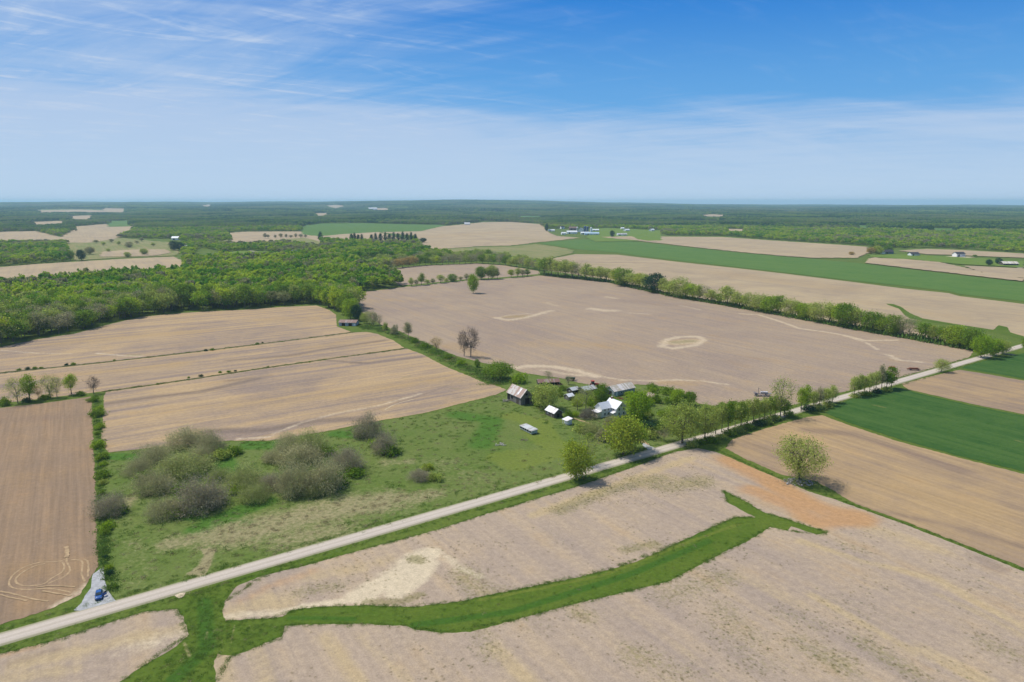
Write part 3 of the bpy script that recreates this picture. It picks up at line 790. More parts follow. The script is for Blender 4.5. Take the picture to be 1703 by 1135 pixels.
sheet('field', [(374.7, 999), (395, 975), (437, 958), (505, 942), (580, 921), (723, 883), (829, 849), (949, 813), (1052, 778), (1118, 753), (1160, 746), (1190, 752), (1222, 765), (1260, 782), (1299, 798), (1345, 818), (1385, 830), (1424, 844), (1500, 871), (1554, 892), (1640, 926), (1703, 951), (1850, 1010), (2200, 1200), (1900, 1500), (300, 1420),
                (340, 1200), (359, 1134), (356, 1100), (362, 1088), (384, 1091), (409, 1084.5), (440, 1070), (468, 1060), (474, 1041), (530, 1039), (599, 1038), (676.6, 1042), (690, 1048), (740, 1053), (782, 1052), (862.5, 1030), (956, 1005), (1050, 983), (1113, 967.6), (1200, 921), (1247, 899), (1281, 877), (1309, 883), (1316, 876), (1340, 884), (1359.5, 889.5), (1378, 886),
                (1330, 870.7), (1300, 861), (1269, 852), (1238, 833), (1203, 816), (1209.6, 836), (1235, 850), (1256.5, 861), (1225, 860), (1191, 874), (1140, 897), (1097, 917.6), (1060, 934), (1019, 946), (960, 961), (894, 974), (800, 992.6), (767, 1000.5), (689, 1010), (611, 1007), (524, 1010), (500, 1013), (483.6, 1016), (470, 1026), (455.6, 1028.5), (374.7, 1033), (370, 1015)], 0.06, M['soil_front'], 'front', step=1.7, jit=0.2)
sheet('field', [(1206, 746), (1218, 731), (1270, 714), (1342, 694), (1367, 691), (1407, 706), (1495, 735), (1600, 763), (1703, 789), (1850, 830), (2100, 930), (2100, 1100), (1850, 1003), (1703, 945), (1554, 887), (1500, 866), (1424, 839), (1400, 826), (1390, 818), (1355, 800), (1300, 790), (1240, 764)], 0.06, M['soil_tan'], 'tan', step=2.4)
sheet('wheat_field', [(1372, 687), (1395, 672), (1418.5, 663), (1450, 653), (1490, 645), (1554, 661), (1620, 676), (1703, 692), (1900, 740), (2000, 860), (1850, 825), (1703, 785), (1600, 760), (1495, 731), (1407, 702)], 0.10, M['wheat'], 'wheatA', step=3)
sheet('field', [(1499, 639), (1540, 628), (1596, 615.5), (1650, 624), (1703, 633.5), (1900, 668), (1900, 733), (1703, 689.5), (1620, 673), (1554, 658), (1510, 648)], 0.06, M['soil_tan'], 'tan2', step=4)
sheet('wheat_field', [(1597, 612.5), (1622, 604), (1665, 595), (1703, 588), (1900, 560), (1900, 662), (1703, 630.5), (1650, 621)], 0.10, M['wheat'], 'wheatB', step=5)
sheet('field', [(903, 449), (920, 430), (957, 423), (1027, 424), (1128, 436), (1230, 447), (1300, 455), (1407, 468), (1500, 480), (1578, 488), (1596, 493), (1703, 506), (1850, 525), (1850, 590), (1703, 562), (1678, 553), (1652, 549), (1584, 540), (1534, 534), (1510, 531), (1500, 535), (1560, 555), (1608, 572), (1618, 578), (1525, 560), (1421, 543), (1300, 520), (1194, 501), (1123, 490), (1078, 480), (1010, 465)], 0.06, M['soil_far'], 'farfield', step=14)
sheet('grass_swale', [(1473, 505.5), (1485, 506), (1498, 510.5), (1513, 521), (1534, 530), (1584, 538.5), (1652, 549), (1661, 541.5), (1675.5, 544.5), (1680, 553), (1703, 560), (1703, 566), (1678, 558), (1650, 553), (1584, 541), (1534, 534), (1513, 530.5), (1504, 524), (1495, 514), (1478, 508)], 0.11, M['ditch'], 'swale', step=8)
sheet('wheat_field', [(896, 405), (940, 401), (977, 398.5), (1040, 401), (1153.5, 413), (1230, 421), (1348, 431), (1424, 438), (1525, 450), (1620, 461), (1703, 470.6), (1850, 488), (1850, 520), (1703, 502), (1596, 490), (1578, 485), (1500, 476), (1407, 466), (1300, 453), (1230, 445), (1128, 433.6), (1027, 421), (957, 414.5)], 0.3, M['wheat_far'], 'band', step=22)
# the rolling fields beyond, out to a few kilometres
FARSHEETS = [
    ('field', [(620, 380.5), (700, 379.5), (753, 375.5), (804, 370), (850, 369.5), (901, 373.5), (911, 386), (925, 393), (965, 396), (930, 400), (890, 404), (850, 409), (800, 410), (740, 414), (705, 415), (703, 404), (690, 392), (640, 388)], 'soil_far', 'farfield', 0.5),
    ('pasture', [(705, 416.5), (760, 413.5), (800, 411.5), (850, 410.5), (892, 406.5), (925, 411), (955, 417), (950, 422), (919, 429), (905, 440), (880, 432), (840, 424), (790, 421), (730, 424)], 'soil_pasture', 'farfield', 0.5),
    ('field', [(379, 388), (402, 386), (440, 385.5), (500, 385.5), (530, 387), (562, 384), (615, 381.5), (638, 389), (687, 393), (690, 398), (640, 399), (600, 396), (540, 393), (506, 395), (458, 397), (400, 399), (385, 397)], 'soil_far', 'farfield', 0.5),
    ('wheat_field', [(503, 383), (500, 376), (534, 372), (607, 371.5), (680, 373.5), (745, 374.5), (700, 378.5), (620, 380), (562, 383.4), (530, 386)], 'wheat_far', 'x', 0.5),
    ('pasture', [(459, 400), (506, 396), (528, 401), (552, 410), (530, 413), (500, 409), (470, 405)], 'soil_pasture', 'x', 0.5),
    ('lawn', [(376, 420), (395, 417.5), (436, 418), (470, 421), (470, 428), (440, 430), (400, 433), (370, 430)], 'yard', 'x', 0.3),
    ('field', [(-80, 452), (0, 445), (60, 440), (126, 436), (210, 431), (290, 427.5), (304, 436), (303, 458), (252, 466), (180, 471), (126, 476), (60, 482), (0, 487), (-80, 494)], 'soil_far', 'x', 0.3),
    ('pasture', [(112, 400), (160, 397), (205, 396.5), (260, 402), (300, 404), (330, 400), (378, 399), (384, 401), (330, 404), (290, 412), (300, 420), (290, 426), (210, 429), (126, 434), (114, 425), (110, 410)], 'soil_pasture', 'x', 0.4),
    ('field', [(170, 420), (220, 416), (275, 416), (285, 421), (260, 426), (200, 428), (165, 428)], 'soil_far', 'x', 0.9),
    ('field', [(117, 386), (118, 378), (175, 373), (215, 374), (228, 380), (222, 386), (190, 391), (150, 396), (60, 397), (-60, 399), (-60, 388), (0, 386), (60, 385), (100, 388)], 'soil_far', 'x', 0.5),
    ('pasture', [(176, 368.5), (216, 367.5), (222, 372), (180, 373)], 'wheat_far', 'x', 0.9),
    ('field', [(32, 370.5), (100, 368), (112, 369), (112, 372), (60, 373)], 'soil_far', 'x', 0.5),
    ('field', [(112, 361), (150, 359.5), (160, 361), (150, 365), (118, 366)], 'soil_far', 'x', 0.5),
    ('field', [(58, 354), (130, 353), (215, 353.5), (215, 355), (130, 355), (58, 356)], 'soil_far', 'x', 0.5),
    ('field', [(330, 347), (345, 345.6), (358, 346), (355, 348), (335, 348.5)], 'soil_far', 'x', 0.5),
    ('field', [(520, 356.5), (545, 356), (550, 358), (525, 359)], 'soil_far', 'x', 0.5),
    ('field', [(1160, 359), (1185, 357.5), (1208, 359), (1205, 361.5), (1175, 361.5)], 'soil_far', 'x', 0.5),
    ('field', [(1052, 393.5), (1120, 394.5), (1200, 395), (1300, 402), (1380, 407), (1442, 411.5), (1444, 422), (1425, 430), (1348, 430), (1300, 426.5), (1230, 420.2), (1153, 412), (1100, 405.5), (1045, 400), (1010, 397.5)], 'soil_far', 'x', 0.5),
    ('field', [(1494, 418), (1540, 415), (1600, 417), (1703, 423), (1850, 434), (1850, 441), (1703, 430), (1650, 428), (1580, 425), (1540, 424)], 'soil_far', 'x', 0.5),
    ('field', [(1447, 430), (1500, 432), (1560, 437), (1598, 445), (1640, 456), (1703, 464.5), (1703, 469.5), (1620, 460), (1525, 449), (1440, 438.5)], 'soil_far', 'x', 0.6),
    ('field', [(1600, 443), (1703, 448), (1850, 458), (1850, 478), (1703, 464), (1640, 457)], 'soil_far', 'x', 0.55),
    ('field', [(1000, 395), (1052, 394), (1060, 399), (1100, 404), (1060, 401), (1010, 396.5)], 'soil_far', 'x', 0.7),
    ('lawn', [(1440, 424), (1500, 424), (1560, 427), (1650, 432), (1703, 436), (1703, 446), (1600, 441), (1520, 433), (1450, 429)], 'yard', 'x', 0.4),
    ('lawn', [(985, 381), (1010, 380), (1060, 382), (1100, 384), (1100, 392), (1050, 393), (990, 394), (975, 388)], 'yard', 'x', 0.4),
]
for nm, mt, q in (('field', 'soil_far', [(536, 347.5), (560, 347), (578, 348), (560, 349.5)]), ('field', 'soil_far', [(612, 350), (650, 350), (652, 351.6), (612, 351.8)]), ('field', 'soil_far', [(1208, 381.5), (1238, 382), (1236, 384), (1210, 383.5)]),
                 ('pasture', 'wheat_far', [(1420, 375), (1448, 376), (1446, 379), (1424, 378)]), ('field', 'soil_far', [(-20, 349), (8, 349), (9, 351), (-20, 351.5)]), ('pasture', 'wheat_far', [(1540, 380), (1600, 381), (1590, 383), (1545, 382.5)]), ('field', 'soil_far', [(170, 351.5), (214, 351.5), (213, 353.4), (172, 353.5)]),
                 ('pasture', 'wheat_far', [(860, 360), (900, 360), (905, 361.6), (862, 361.8)]), ('field', 'soil_far', [(1300, 352), (1345, 352.3), (1340, 353.8), (1302, 353.6)])):
    FARSHEETS.append((nm, q, mt, 'x', 0.6))
for k, (nm, px, mt, key, z) in enumerate(FARSHEETS):      # wooded edges stand in front of these: the open ground runs on to the trees
    my = sum(q[1] for q in px) / len(px); mx = sum(q[0] for q in px) / len(px)
    if my < 400 and (mx < 600 or my < 368) or (mx > 1000 and my < 390):
        out = []
        for x, y in px:
            d0 = math.hypot(*P(x, y)); out.append((x, y + (17 * FPX / d0 if y > my else 0)))
        FARSHEETS[k] = (nm, out, mt, key, z)
for k, (nm, px, mt, key, z) in enumerate(FARSHEETS):
    z += k * 0.035
    g = [P(*q) for q in px]; d = np.mean([math.hypot(*q) for q in g])
    sheet(nm, px, z, M[mt], key if key != 'x' else None, step=max(14, d / 60), jit=d / 500)
for q in ([(1503, 426), (1520, 427), (1538, 428)], [(1575, 427), (1595, 428.5), (1612, 428)]):
    ribbon('bare_yard', q, 26, 0.75, M['pale'])
ribbon('lane', [(1512, 434), (1540, 434), (1565, 437.5)], 9, 0.75, M['pale']); ribbon('lane', [(1452, 430), (1480, 427.5), (1512, 426.5)], 7, 0.75, M['pale'])
ribbon('lane', [(412, 416.5), (425, 419.5), (436, 423)], 7, 0.6, M['road']); ribbon('lane', [(1693, 448), (1703, 444.5), (1740, 438)], 7, 0.75, M['road'])

# the gravel road: straight, 5.4 m of gravel between shallow verges
ra, rb = P(0, 1064), P(1486, 637)
dx, dy = rb[0] - ra[0], rb[1] - ra[1]; L = math.hypot(dx, dy); dx /= L; dy /= L
rpts = [(ra[0] + dx * t, ra[1] + dy * t) for t in np.arange(-160, 900, 6.0)]
V = []; Fc = []
prof = [(-3.3, 0.015), (-2.6, 0.12), (-1.2, 0.17), (0, 0.2), (1.2, 0.17), (2.6, 0.12), (3.3, 0.015)]
rng = random.Random(3)
off = 0
for i, q in enumerate(rpts):
    e = rng.uniform(-.05, .05), rng.uniform(-.05, .05)
    for k, (s, z) in enumerate(prof):
        s2 = s + (e[0] if k < 2 else e[1] if k > 4 else 0)
        V.append((q[0] - dy * s2, q[1] + dx * s2, z))
    if i:
        for k in range(6): Fc.append(((i - 1) * 7 + k, (i - 1) * 7 + k + 1, i * 7 + k + 1, i * 7 + k)[::-1])
me = bpy.data.meshes.new('road'); me.from_pydata(V, [], Fc); me.materials.append(M['road'])
ro = link(bpy.data.objects.new('road', me)); ro['kind'] = 'structure'


def road_pt(t, s): return (ra[0] + dx * t - dy * s, ra[1] + dy * t + dx * s)


# side spur at the far right and the two drives
ribbon('lane', None, 4.0, 0.09, M['road'], pts=[P(1660, 588), P(1680, 590), P(1703, 592.5), P(1760, 598)])
sheet('driveway', [(166, 947), (172, 945), (174, 962), (178, 981), (186, 992), (196, 1004), (165, 1018), (122, 1016), (136, 1003), (141, 992), (151, 979), (153, 962), (155, 955), (160, 952)], 0.09, M['stone'], 'dw', step=2, jit=0.06)
sheet('driveway', [(1066, 737), (1072, 738), (1090, 746), (1098, 752), (1070, 762), (1060, 756), (1078, 748), (1070, 743)], 0.09, M['stone'], 'dw2', step=2, jit=0.1)
sheet('bare_soil', [(290, 991), (300, 987), (309, 986.5), (305, 993), (298, 996)], 0.09, M['pale'], 'bs', step=2, jit=0.1)
ribbon('path', [(953, 696), (966, 700), (978, 704), (990, 712)], 1.3, 0.07, M['track'], jit=0.25)
ribbon('path', [(1080, 744), (1066, 732), (1052, 716), (1040, 703)], 2.2, 0.08, M['track'], jit=0.4)
# wheel tracks turned by the sprayer in the left field
TR = [[(110, 912), (111, 925), (111, 935), (116, 945), (115, 952), (106, 960), (92, 966), (80, 971)],
      [(111, 930), (100, 934), (82, 935), (62, 937), (40, 944), (24, 955), (16, 966), (17, 975), (28, 980), (50, 981), (75, 979), (95, 981), (118, 986)],
      [(104, 935), (107, 943), (104, 951), (94, 958), (85, 963), (78, 969), (68, 973), (48, 975), (33, 973), (26, 967), (30, 959), (42, 950), (58, 942), (75, 938)],
      [(118, 932), (130, 932), (137, 935), (137, 945), (136, 955), (141, 968)], [(140, 931), (146, 935), (147, 948), (146, 960)],
      [(0, 984), (20, 988), (50, 996), (80, 1001)], [(0, 990), (20, 995), (45, 1000)], [(60, 978), (85, 975), (110, 976), (125, 977)], [(70, 984), (95, 988), (118, 992)], [(85, 970), (82, 963), (83, 955), (88, 950)]]
for k, q in enumerate(TR[:-1]): ribbon('wheel_track', q, 0.5, 0.085 + k * .012, M['track'], jit=0.09)
ribbon('wheel_track', [(110, 910), (112, 920), (111, 928)], 1.1, 0.21, M['track'], jit=0.2)
# narrow washed-out rills of pale silt
for q, w in (([(640, 682), (660, 672), (690, 664)], 0.5),): ribbon('rill', q, w, 0.09, M['pale'], jit=0.1)
for q, w in (([(-120, 631.2), (0, 620.6), (150, 605.6), (300, 588.5), (430, 573.1), (589, 553)], 3.0), ([(172, 651.5), (217, 646.1), (300, 634), (430, 614), (560, 595.6), (676, 579.5)], 2.4)):
    ribbon('grass_strip', q, w, 0.09, M['margin'], smooth=False, jit=0.25)

# ---------------------------------------------------------------- stuff scattered by the thousand (one object each)
def scatter(name, X, Y, sc, idx, protos, label, cat, Z=None):
    n = len(X)
    Z = hgt(X, Y) if Z is None else Z
    me = bpy.data.meshes.new(name)
    me.vertices.add(n); me.vertices.foreach_set('co', np.stack([X, Y, Z], 1).astype(np.float32).ravel())
    rng = np.random.default_rng(n)
    a = me.attributes.new('sc', 'FLOAT_VECTOR', 'POINT'); a.data.foreach_set('vector', sc.astype(np.float32).ravel())
    a = me.attributes.new('rot', 'FLOAT_VECTOR', 'POINT')
    rt = np.zeros((n, 3), np.float32); rt[:, 2] = rng.uniform(0, 6.283, n); a.data.foreach_set('vector', rt.ravel())
    a = me.attributes.new('idx', 'INT', 'POINT'); a.data.foreach_set('value', idx.astype(np.int32))
    me.update()
    o = link(bpy.data.objects.new(name, me))
    ng = bpy.data.node_groups.new(name, 'GeometryNodeTree')
    ng.interface.new_socket('Geometry', in_out='INPUT', socket_type='NodeSocketGeometry')
    ng.interface.new_socket('Geometry', in_out='OUTPUT', socket_type='NodeSocketGeometry')
    gi = ng.nodes.new('NodeGroupInput'); gout = ng.nodes.new('NodeGroupOutput')
    join = ng.nodes.new('GeometryNodeJoinGeometry')
    for p in protos[::-1]:
        oi = ng.nodes.new('GeometryNodeObjectInfo'); oi.inputs['Object'].default_value = p
        oi.inputs['As Instance'].default_value = True
        ng.links.new(oi.outputs['Geometry'], join.inputs[0])
    ins = ng.nodes.new('GeometryNodeInstanceOnPoints')

    def at(nm, ty):
        k = ng.nodes.new('GeometryNodeInputNamedAttribute'); k.data_type = ty; k.inputs[0].default_value = nm
        return [s for s in k.outputs if s.enabled and s.name == 'Attribute'][0]
    ng.links.new(gi.outputs[0], ins.inputs['Points']); ng.links.new(join.outputs[0], ins.inputs['Instance'])
    ins.inputs['Pick Instance'].default_value = True
    ng.links.new(at('idx', 'INT'), ins.inputs['Instance Index'])
    ng.links.new(at('rot', 'FLOAT_VECTOR'), ins.inputs['Rotation'])
    ng.links.new(at('sc', 'FLOAT_VECTOR'), ins.inputs['Scale'])
    ng.links.new(ins.outputs[0], gout.inputs[0])
    m = o.modifiers.new('scatter', 'NODES'); m.node_group = ng
    tag(o, label, cat, kind='stuff')
    return o


def proto(name, me):
    return bpy.data.objects.new(name, me)      # geometry source only, never linked to the scene


def merged(name, parts, mats):
    """one mesh out of (V, T, slot) pieces"""
    Vs, Ts, sl, o = [], [], [], 0
    for V, T, s in parts:
        Vs.append(V); Ts.append(T + o); sl.append(np.full(len(T), s)); o += len(V)
    me = tri_mesh(name, np.concatenate(Vs), np.concatenate(Ts))
    for m in mats: me.materials.append(m)
    me.polygons.foreach_set('material_index', np.concatenate(sl).astype(np.int32))
    return me


def lump(seed, n, H, W, size, low=0.2, core=True, flat=0.5):
    """crown made of clumps of leaf faces round an uneven solid core"""
    rng = np.random.default_rng(seed)
    k = 26
    d = rng.normal(size=(k, 3)); d[:, 2] = np.abs(d[:, 2]) - 0.25; d /= np.linalg.norm(d, axis=1)[:, None]
    cc = d * [W * .38, W * .38, H * .42] * rng.uniform(.8, 1.05, (k, 1)) + [0, 0, H * .5]
    c = cc[rng.integers(k, size=n)]; q = rng.normal(size=(n, 3)); q /= np.linalg.norm(q, axis=1)[:, None]
    c = c + q * [W * .11, W * .11, H * .08]
    c = c[c[:, 2] > H * low]
    return cards(c, size, rng)


protosW = [proto('woodland_tree', merged('woodland_tree', [lump(401 + i, 420, 16, 13, 1.5, 0.12) + (0,)], [LEAF['wood'] if i < 3 else (LEAF['woodgrey'] if i == 3 else LEAF['olive'])])) for i in range(5)]
# from two kilometres on the wood is instanced as groups of crowns


def grove(seed, R0, nt, Hm, cw, per, size, mats):
    rng = np.random.default_rng(seed); parts = []
    for i in range(nt):
        a = rng.uniform(0, 6.283); r = R0 * math.sqrt(rng.random()); h = Hm * rng.uniform(.75, 1.15)
        V, T = lump(seed * 77 + i, per, h, cw * rng.uniform(.8, 1.2), size, 0.3)
        parts.append((V + [r * math.cos(a), r * math.sin(a), 0], T, int(rng.integers(len(mats)))))
    return merged('grove', parts, mats)


FM = [leafmat('wood_far_a', (0.045, 0.130, 0.030), (0.260, 0.370, 0.055), 0.3, stand=0.0028), leafmat('wood_far_b', (0.120, 0.230, 0.040), (0.300, 0.370, 0.070), 0.3, stand=0.0028), leafmat('wood_far_c', (0.180, 0.200, 0.100), (0.270, 0.270, 0.130), 0.3, stand=0.0028), leafmat('wood_far_d', (0.035, 0.100, 0.040), (0.090, 0.180, 0.060), 0.3, stand=0.0028)]
protosG = [proto('grove', grove(501 + i, 17, 9, 16, 13, 90, 2.6, ms)) for i, ms in enumerate([[FM[0], FM[1]], [FM[0], FM[3]], [FM[1], FM[2]], [FM[0], FM[2], FM[1]], [FM[3], FM[0]]])]
protosF = [proto('far_grove', grove(601 + i, 44, 26, 17, 18, 42, 5.5, ms)) for i, ms in enumerate([[FM[0], FM[1]], [FM[0], FM[3]], [FM[1], FM[2]], [FM[0], FM[2], FM[1]], [FM[3], FM[0]]])]

OPEN = [q[1] for q in FARSHEETS] + [
    [(700, 380), (804, 369), (901, 372), (908, 381), (1000, 380), (1060, 383), (1092, 390), (1112, 392), (1200, 393), (1300, 400.5), (1442, 409), (1445, 412), (1500, 413.5), (1560, 412), (1703, 421), (2100, 440), (2100, 700), (830, 700), (900, 452), (840, 438), (794, 434), (740, 424), (700, 415)],
    [(896, 404), (1703, 470), (2100, 520), (2100, 900), (640, 900), (600, 470), (664, 478), (617, 450), (703, 441), (794, 437.5), (898, 451)],
    [(112, 395), (300, 398), (310, 459), (180, 471), (0, 487), (-80, 494), (-80, 450), (0, 443), (112, 436)], [(1500, 414), (1703, 421), (1703, 440), (1500, 430)],
    [(560, 384), (620, 380), (700, 379), (700, 416), (690, 400), (640, 400)],
]
WOOD1 = [(-260, 612), (-60, 583), (0, 574), (60, 561), (126, 551), (177, 538), (232, 525), (290, 519), (348, 515), (400, 513), (470, 508.5), (524, 505.5), (548, 513), (562, 523), (566, 528), (592, 522), (597, 514), (583, 492), (578, 488), (600, 486), (667, 476.5), (663, 470), (650, 463), (617, 452),
         (600, 447), (560, 433), (520, 428), (478, 430), (440, 432), (400, 434), (365, 432), (372, 420), (330, 412), (312, 440), (306, 458), (252, 466), (180, 470), (126, 475), (60, 481), (0, 486), (-260, 505)]


def jgrid(r0, r1, step, seed, half=0.93):
    rng = np.random.default_rng(seed)
    xs, ys = np.meshgrid(np.arange(-r1, r1, step), np.arange(200, r1, step))
    xs = (xs + rng.uniform(-.42, .42, xs.shape) * step).ravel(); ys = (ys + rng.uniform(-.42, .42, ys.shape) * step).ravel()
    r = np.hypot(xs, ys)
    m = (r >= r0) & (r < r1) & (np.abs(xs) < ys * half + 60)
    return xs[m], ys[m], rng


def vnoise(x, y, s, seed=0):
    """smooth value noise"""
    x = x / s + seed * 17.3; y = y / s - seed * 9.1
    xi = np.floor(x); yi = np.floor(y); fx = x - xi; fy = y - yi; fx = fx * fx * (3 - 2 * fx); fy = fy * fy * (3 - 2 * fy)
    h = lambda a, b: np.modf(np.abs(np.sin(a * 127.1 + b * 311.7 + seed) * 43758.5453))[0]
    return (h(xi, yi) * (1 - fx) + h(xi + 1, yi) * fx) * (1 - fy) + (h(xi, yi + 1) * (1 - fx) + h(xi + 1, yi + 1) * fx) * fy


def in_open(X, Y):
    u, v = unP(X, Y); m = np.zeros(len(X), bool)
    for p in OPEN: m |= inside(u, v, p)
    return m, u, v


# --- the near wood: the 260 trees that show largest are individuals, the rest one mass
X, Y, rng = jgrid(400, 1300, 10.4, 5, 0.80)
u, v = unP(X, Y)
m = inside(u, v, WOOD1); X, Y, u, v = X[m], Y[m], u[m], v[m]
h = rng.uniform(14, 21, len(X)) * (0.8 + 0.35 * vnoise(X, Y, 60, 3)); w = rng.uniform(11, 17.5, len(X))
score = np.hypot(X, Y) + np.where((u < -8) | (u > 1710), 5000, 0)
order = np.argsort(score)
WL = {'wood': ('broadleaf_tree', 'fresh green leafy tree in the dense wood behind the left hand fields'),
      'green': ('broadleaf_tree', 'darker green leafy tree in the dense wood behind the left hand fields'),
      'bright': ('broadleaf_tree', 'bright yellow-green leafy tree in the dense wood behind the left hand fields'),
      'grey': ('budding_tree', 'grey-brown half-bare tree in the dense wood behind the left hand fields'),
      'olive': ('budding_tree', 'dull olive budding tree in the dense wood behind the left hand fields'),
      'rust': ('broadleaf_tree', 'orange-brown tree in the wood tip that juts into the big bare field')}
for k in order[:262]:
    nz = vnoise(X[k:k + 1], Y[k:k + 1], 38, 9)[0] * 0.6 + rng.random() * 0.4
    if u[k] > 575 and v[k] < 492 and (u[k] > 655 or rng.random() < .12): leaf = 'rust'
    elif nz < 0.27: leaf = 'grey'
    elif nz < 0.37: leaf = 'olive'
    elif nz < 0.52: leaf = 'green'
    elif nz < 0.74: leaf = 'wood'
    else: leaf = 'bright'
    kind = 'woodsbare' if leaf in ('grey',) else 'woods'
    plant(X[k], Y[k], h[k], w[k], kind, leaf, WL[leaf][0], 'tree', WL[leaf][1], WL[leaf][1].split(' in the ')[0] + 's of the near wood')
rest = order[262:]
idx = np.where(vnoise(X[rest], Y[rest], 45, 9) * .8 + rng.random(len(rest)) * .2 < 0.26, rng.integers(3, 5, len(rest)), rng.integers(0, 3, len(rest)))
scatter('woodland', X[rest], Y[rest], np.stack([w[rest] / 13, w[rest] / 13, h[rest] / 16], 1), idx, protosW, 'mass of fresh green tree crowns filling the back of the near left wood', 'woodland')

# --- everything wooded beyond: single crowns to 3 km, groups of crowns further out
X, Y, rng = jgrid(1000, 2900, 11.5, 6, 0.80)
m, u, v = in_open(X, Y)
m = ~m & ~inside(u, v, WOOD1) & (v < 449) & ~((u > 820) & (u < 1150) & (v > 405)) & ~((u > 595) & (v > 431))
m &= ~((u < 300) & (v > 440) & (u > 110))
thin = vnoise(X, Y, 90, 4)
m &= (thin > 0.12) | (v < 396)
X, Y = X[m], Y[m]
hh = rng.uniform(9, 15, len(X)) * (0.75 + .5 * vnoise(X, Y, 110, 2)); ww = rng.uniform(10, 16, len(X))
idx = np.where(vnoise(X, Y, 120, 9) * .85 + rng.random(len(X)) * .15 < 0.3, rng.integers(3, 5, len(X)), rng.integers(0, 3, len(X)))
scatter('mixed_wood', X, Y, np.stack([ww / 13, ww / 13, hh / 16], 1), idx, protosW, 'woods and tree belts between the middle distance farms', 'woodland')
X, Y, rng = jgrid(2900, 6500, 25, 7, 0.80)
m, u, v = in_open(X, Y)
clear = (vnoise(X * .55, Y, 210, 21) > 0.86)
m = ~m & ~clear; X, Y = X[m], Y[m]
hh = rng.uniform(.8, 1.1, len(X)) * (0.7 + .6 * vnoise(X, Y, 300, 2))
idx = (vnoise(X, Y * .6, 330, 11) * 4.6 + rng.random(len(X)) * .5).astype(int).clip(0, 4)
scatter('forest', X, Y, np.stack([np.ones(len(X)) * 1.05, np.ones(len(X)) * 1.05, hh], 1), idx, protosG, 'wooded country in the distance, green blurring to blue', 'forest')
X, Y, rng = jgrid(6500, 19500, 72, 8, 0.80)
m, u, v = in_open(X, Y)
clear = (vnoise(X * .4, Y, 420, 31) > 0.84)
m = ~m & ~clear; X, Y = X[m], Y[m]
hh = rng.uniform(.85, 1.15, len(X)) * (0.75 + .7 * vnoise(X, Y, 900, 2))
idx = (vnoise(X, Y * .4, 1100, 11) * 4.6 + rng.random(len(X)) * .5).astype(int).clip(0, 4)
scatter('horizon_forest', X, Y, np.stack([np.ones(len(X)) * 1.1, np.ones(len(X)) * 1.1, hh], 1), idx, protosF, 'blue-green forest along the horizon', 'forest')

# --- tussocks and weeds
def tuft(seed, n, rad, h, size, mat):
    rng = np.random.default_rng(seed)
    c = np.stack([rng.normal(0, rad, n), rng.normal(0, rad, n), np.abs(rng.normal(0, h, n)) + 0.03], 1)
    return merged('tussock', [cards(c, size, rng, 0.0) + (0,)], [mat])


TM = [leafmat('tussock_green', (0.130, 0.230, 0.036), (0.180, 0.270, 0.060), 0.35), leafmat('tussock_straw', (0.36, 0.31, 0.17), (0.43, 0.36, 0.21), 0.35), leafmat('tussock_dark', (0.080, 0.150, 0.030), (0.110, 0.180, 0.040), 0.25), leafmat('weed_brown', (0.27, 0.235, 0.10), (0.31, 0.265, 0.13), 0.3)]
protosT = [proto('tussock', tuft(700 + i, 60, .55, .09, .17, TM[i % 4])) for i in range(8)]
MEAD = [(172, 768), (227, 753), (379, 738), (541, 722), (637, 703), (767, 675), (843, 652), (900, 640), (1100, 648), (1155, 674), (1180, 695), (1085, 744), (951, 789), (800, 833), (700, 861), (560, 900), (430, 936), (300, 970), (205, 994), (178, 960), (167, 942), (163, 875), (157, 700), (165, 665)]
MOWN = [(846, 688), (880, 690), (915, 712), (960, 745), (945, 770), (860, 780), (822, 775), (838, 740)]
g = [P(*q) for q in MEAD]
rng = np.random.default_rng(77); n = 9000
xa, ya = min(q[0] for q in g), min(q[1] for q in g); xb, yb = max(q[0] for q in g), max(q[1] for q in g)
X = rng.uniform(xa, xb, n); Y = rng.uniform(ya, yb, n); u, v = unP(X, Y)
m = inside(u, v, MEAD) & ~(inside(u, v, MOWN) & (rng.random(n) < .93))
tanf = np.zeros(n)
for kind, pts, w, s in STROKES['meadow']:
    if kind == 'pale': tanf = np.maximum(tanf, s * (1 - sstep(w * .35, w * 1.3, seg_dist(X, Y, pts))))
dens = vnoise(X, Y, 9, 3) * .7 + vnoise(X, Y, 2.5, 5) * .5
m &= (dens > 0.52) | (rng.random(n) < 0.45)
rr = rng.random(n)
typ = np.where(rr < tanf * 1.2 + .12, 1, np.where(rr > 0.97, 2, np.where(rr > 0.90, 3, 0)))
sc = rng.uniform(.5, 1.3, n); sc = np.where(typ == 2, sc * 1.25, sc)
idx = typ + 4 * rng.integers(0, 2, n)
scatter('meadow_tussocks', X[m], Y[m], np.stack([sc, sc, sc * rng.uniform(.6, 1.3, n)], 1)[m], idx[m], protosT, 'rough grass tussocks and dead weeds of the pasture beside the gravel road', 'grass', Z=np.full(m.sum(), 0.03))
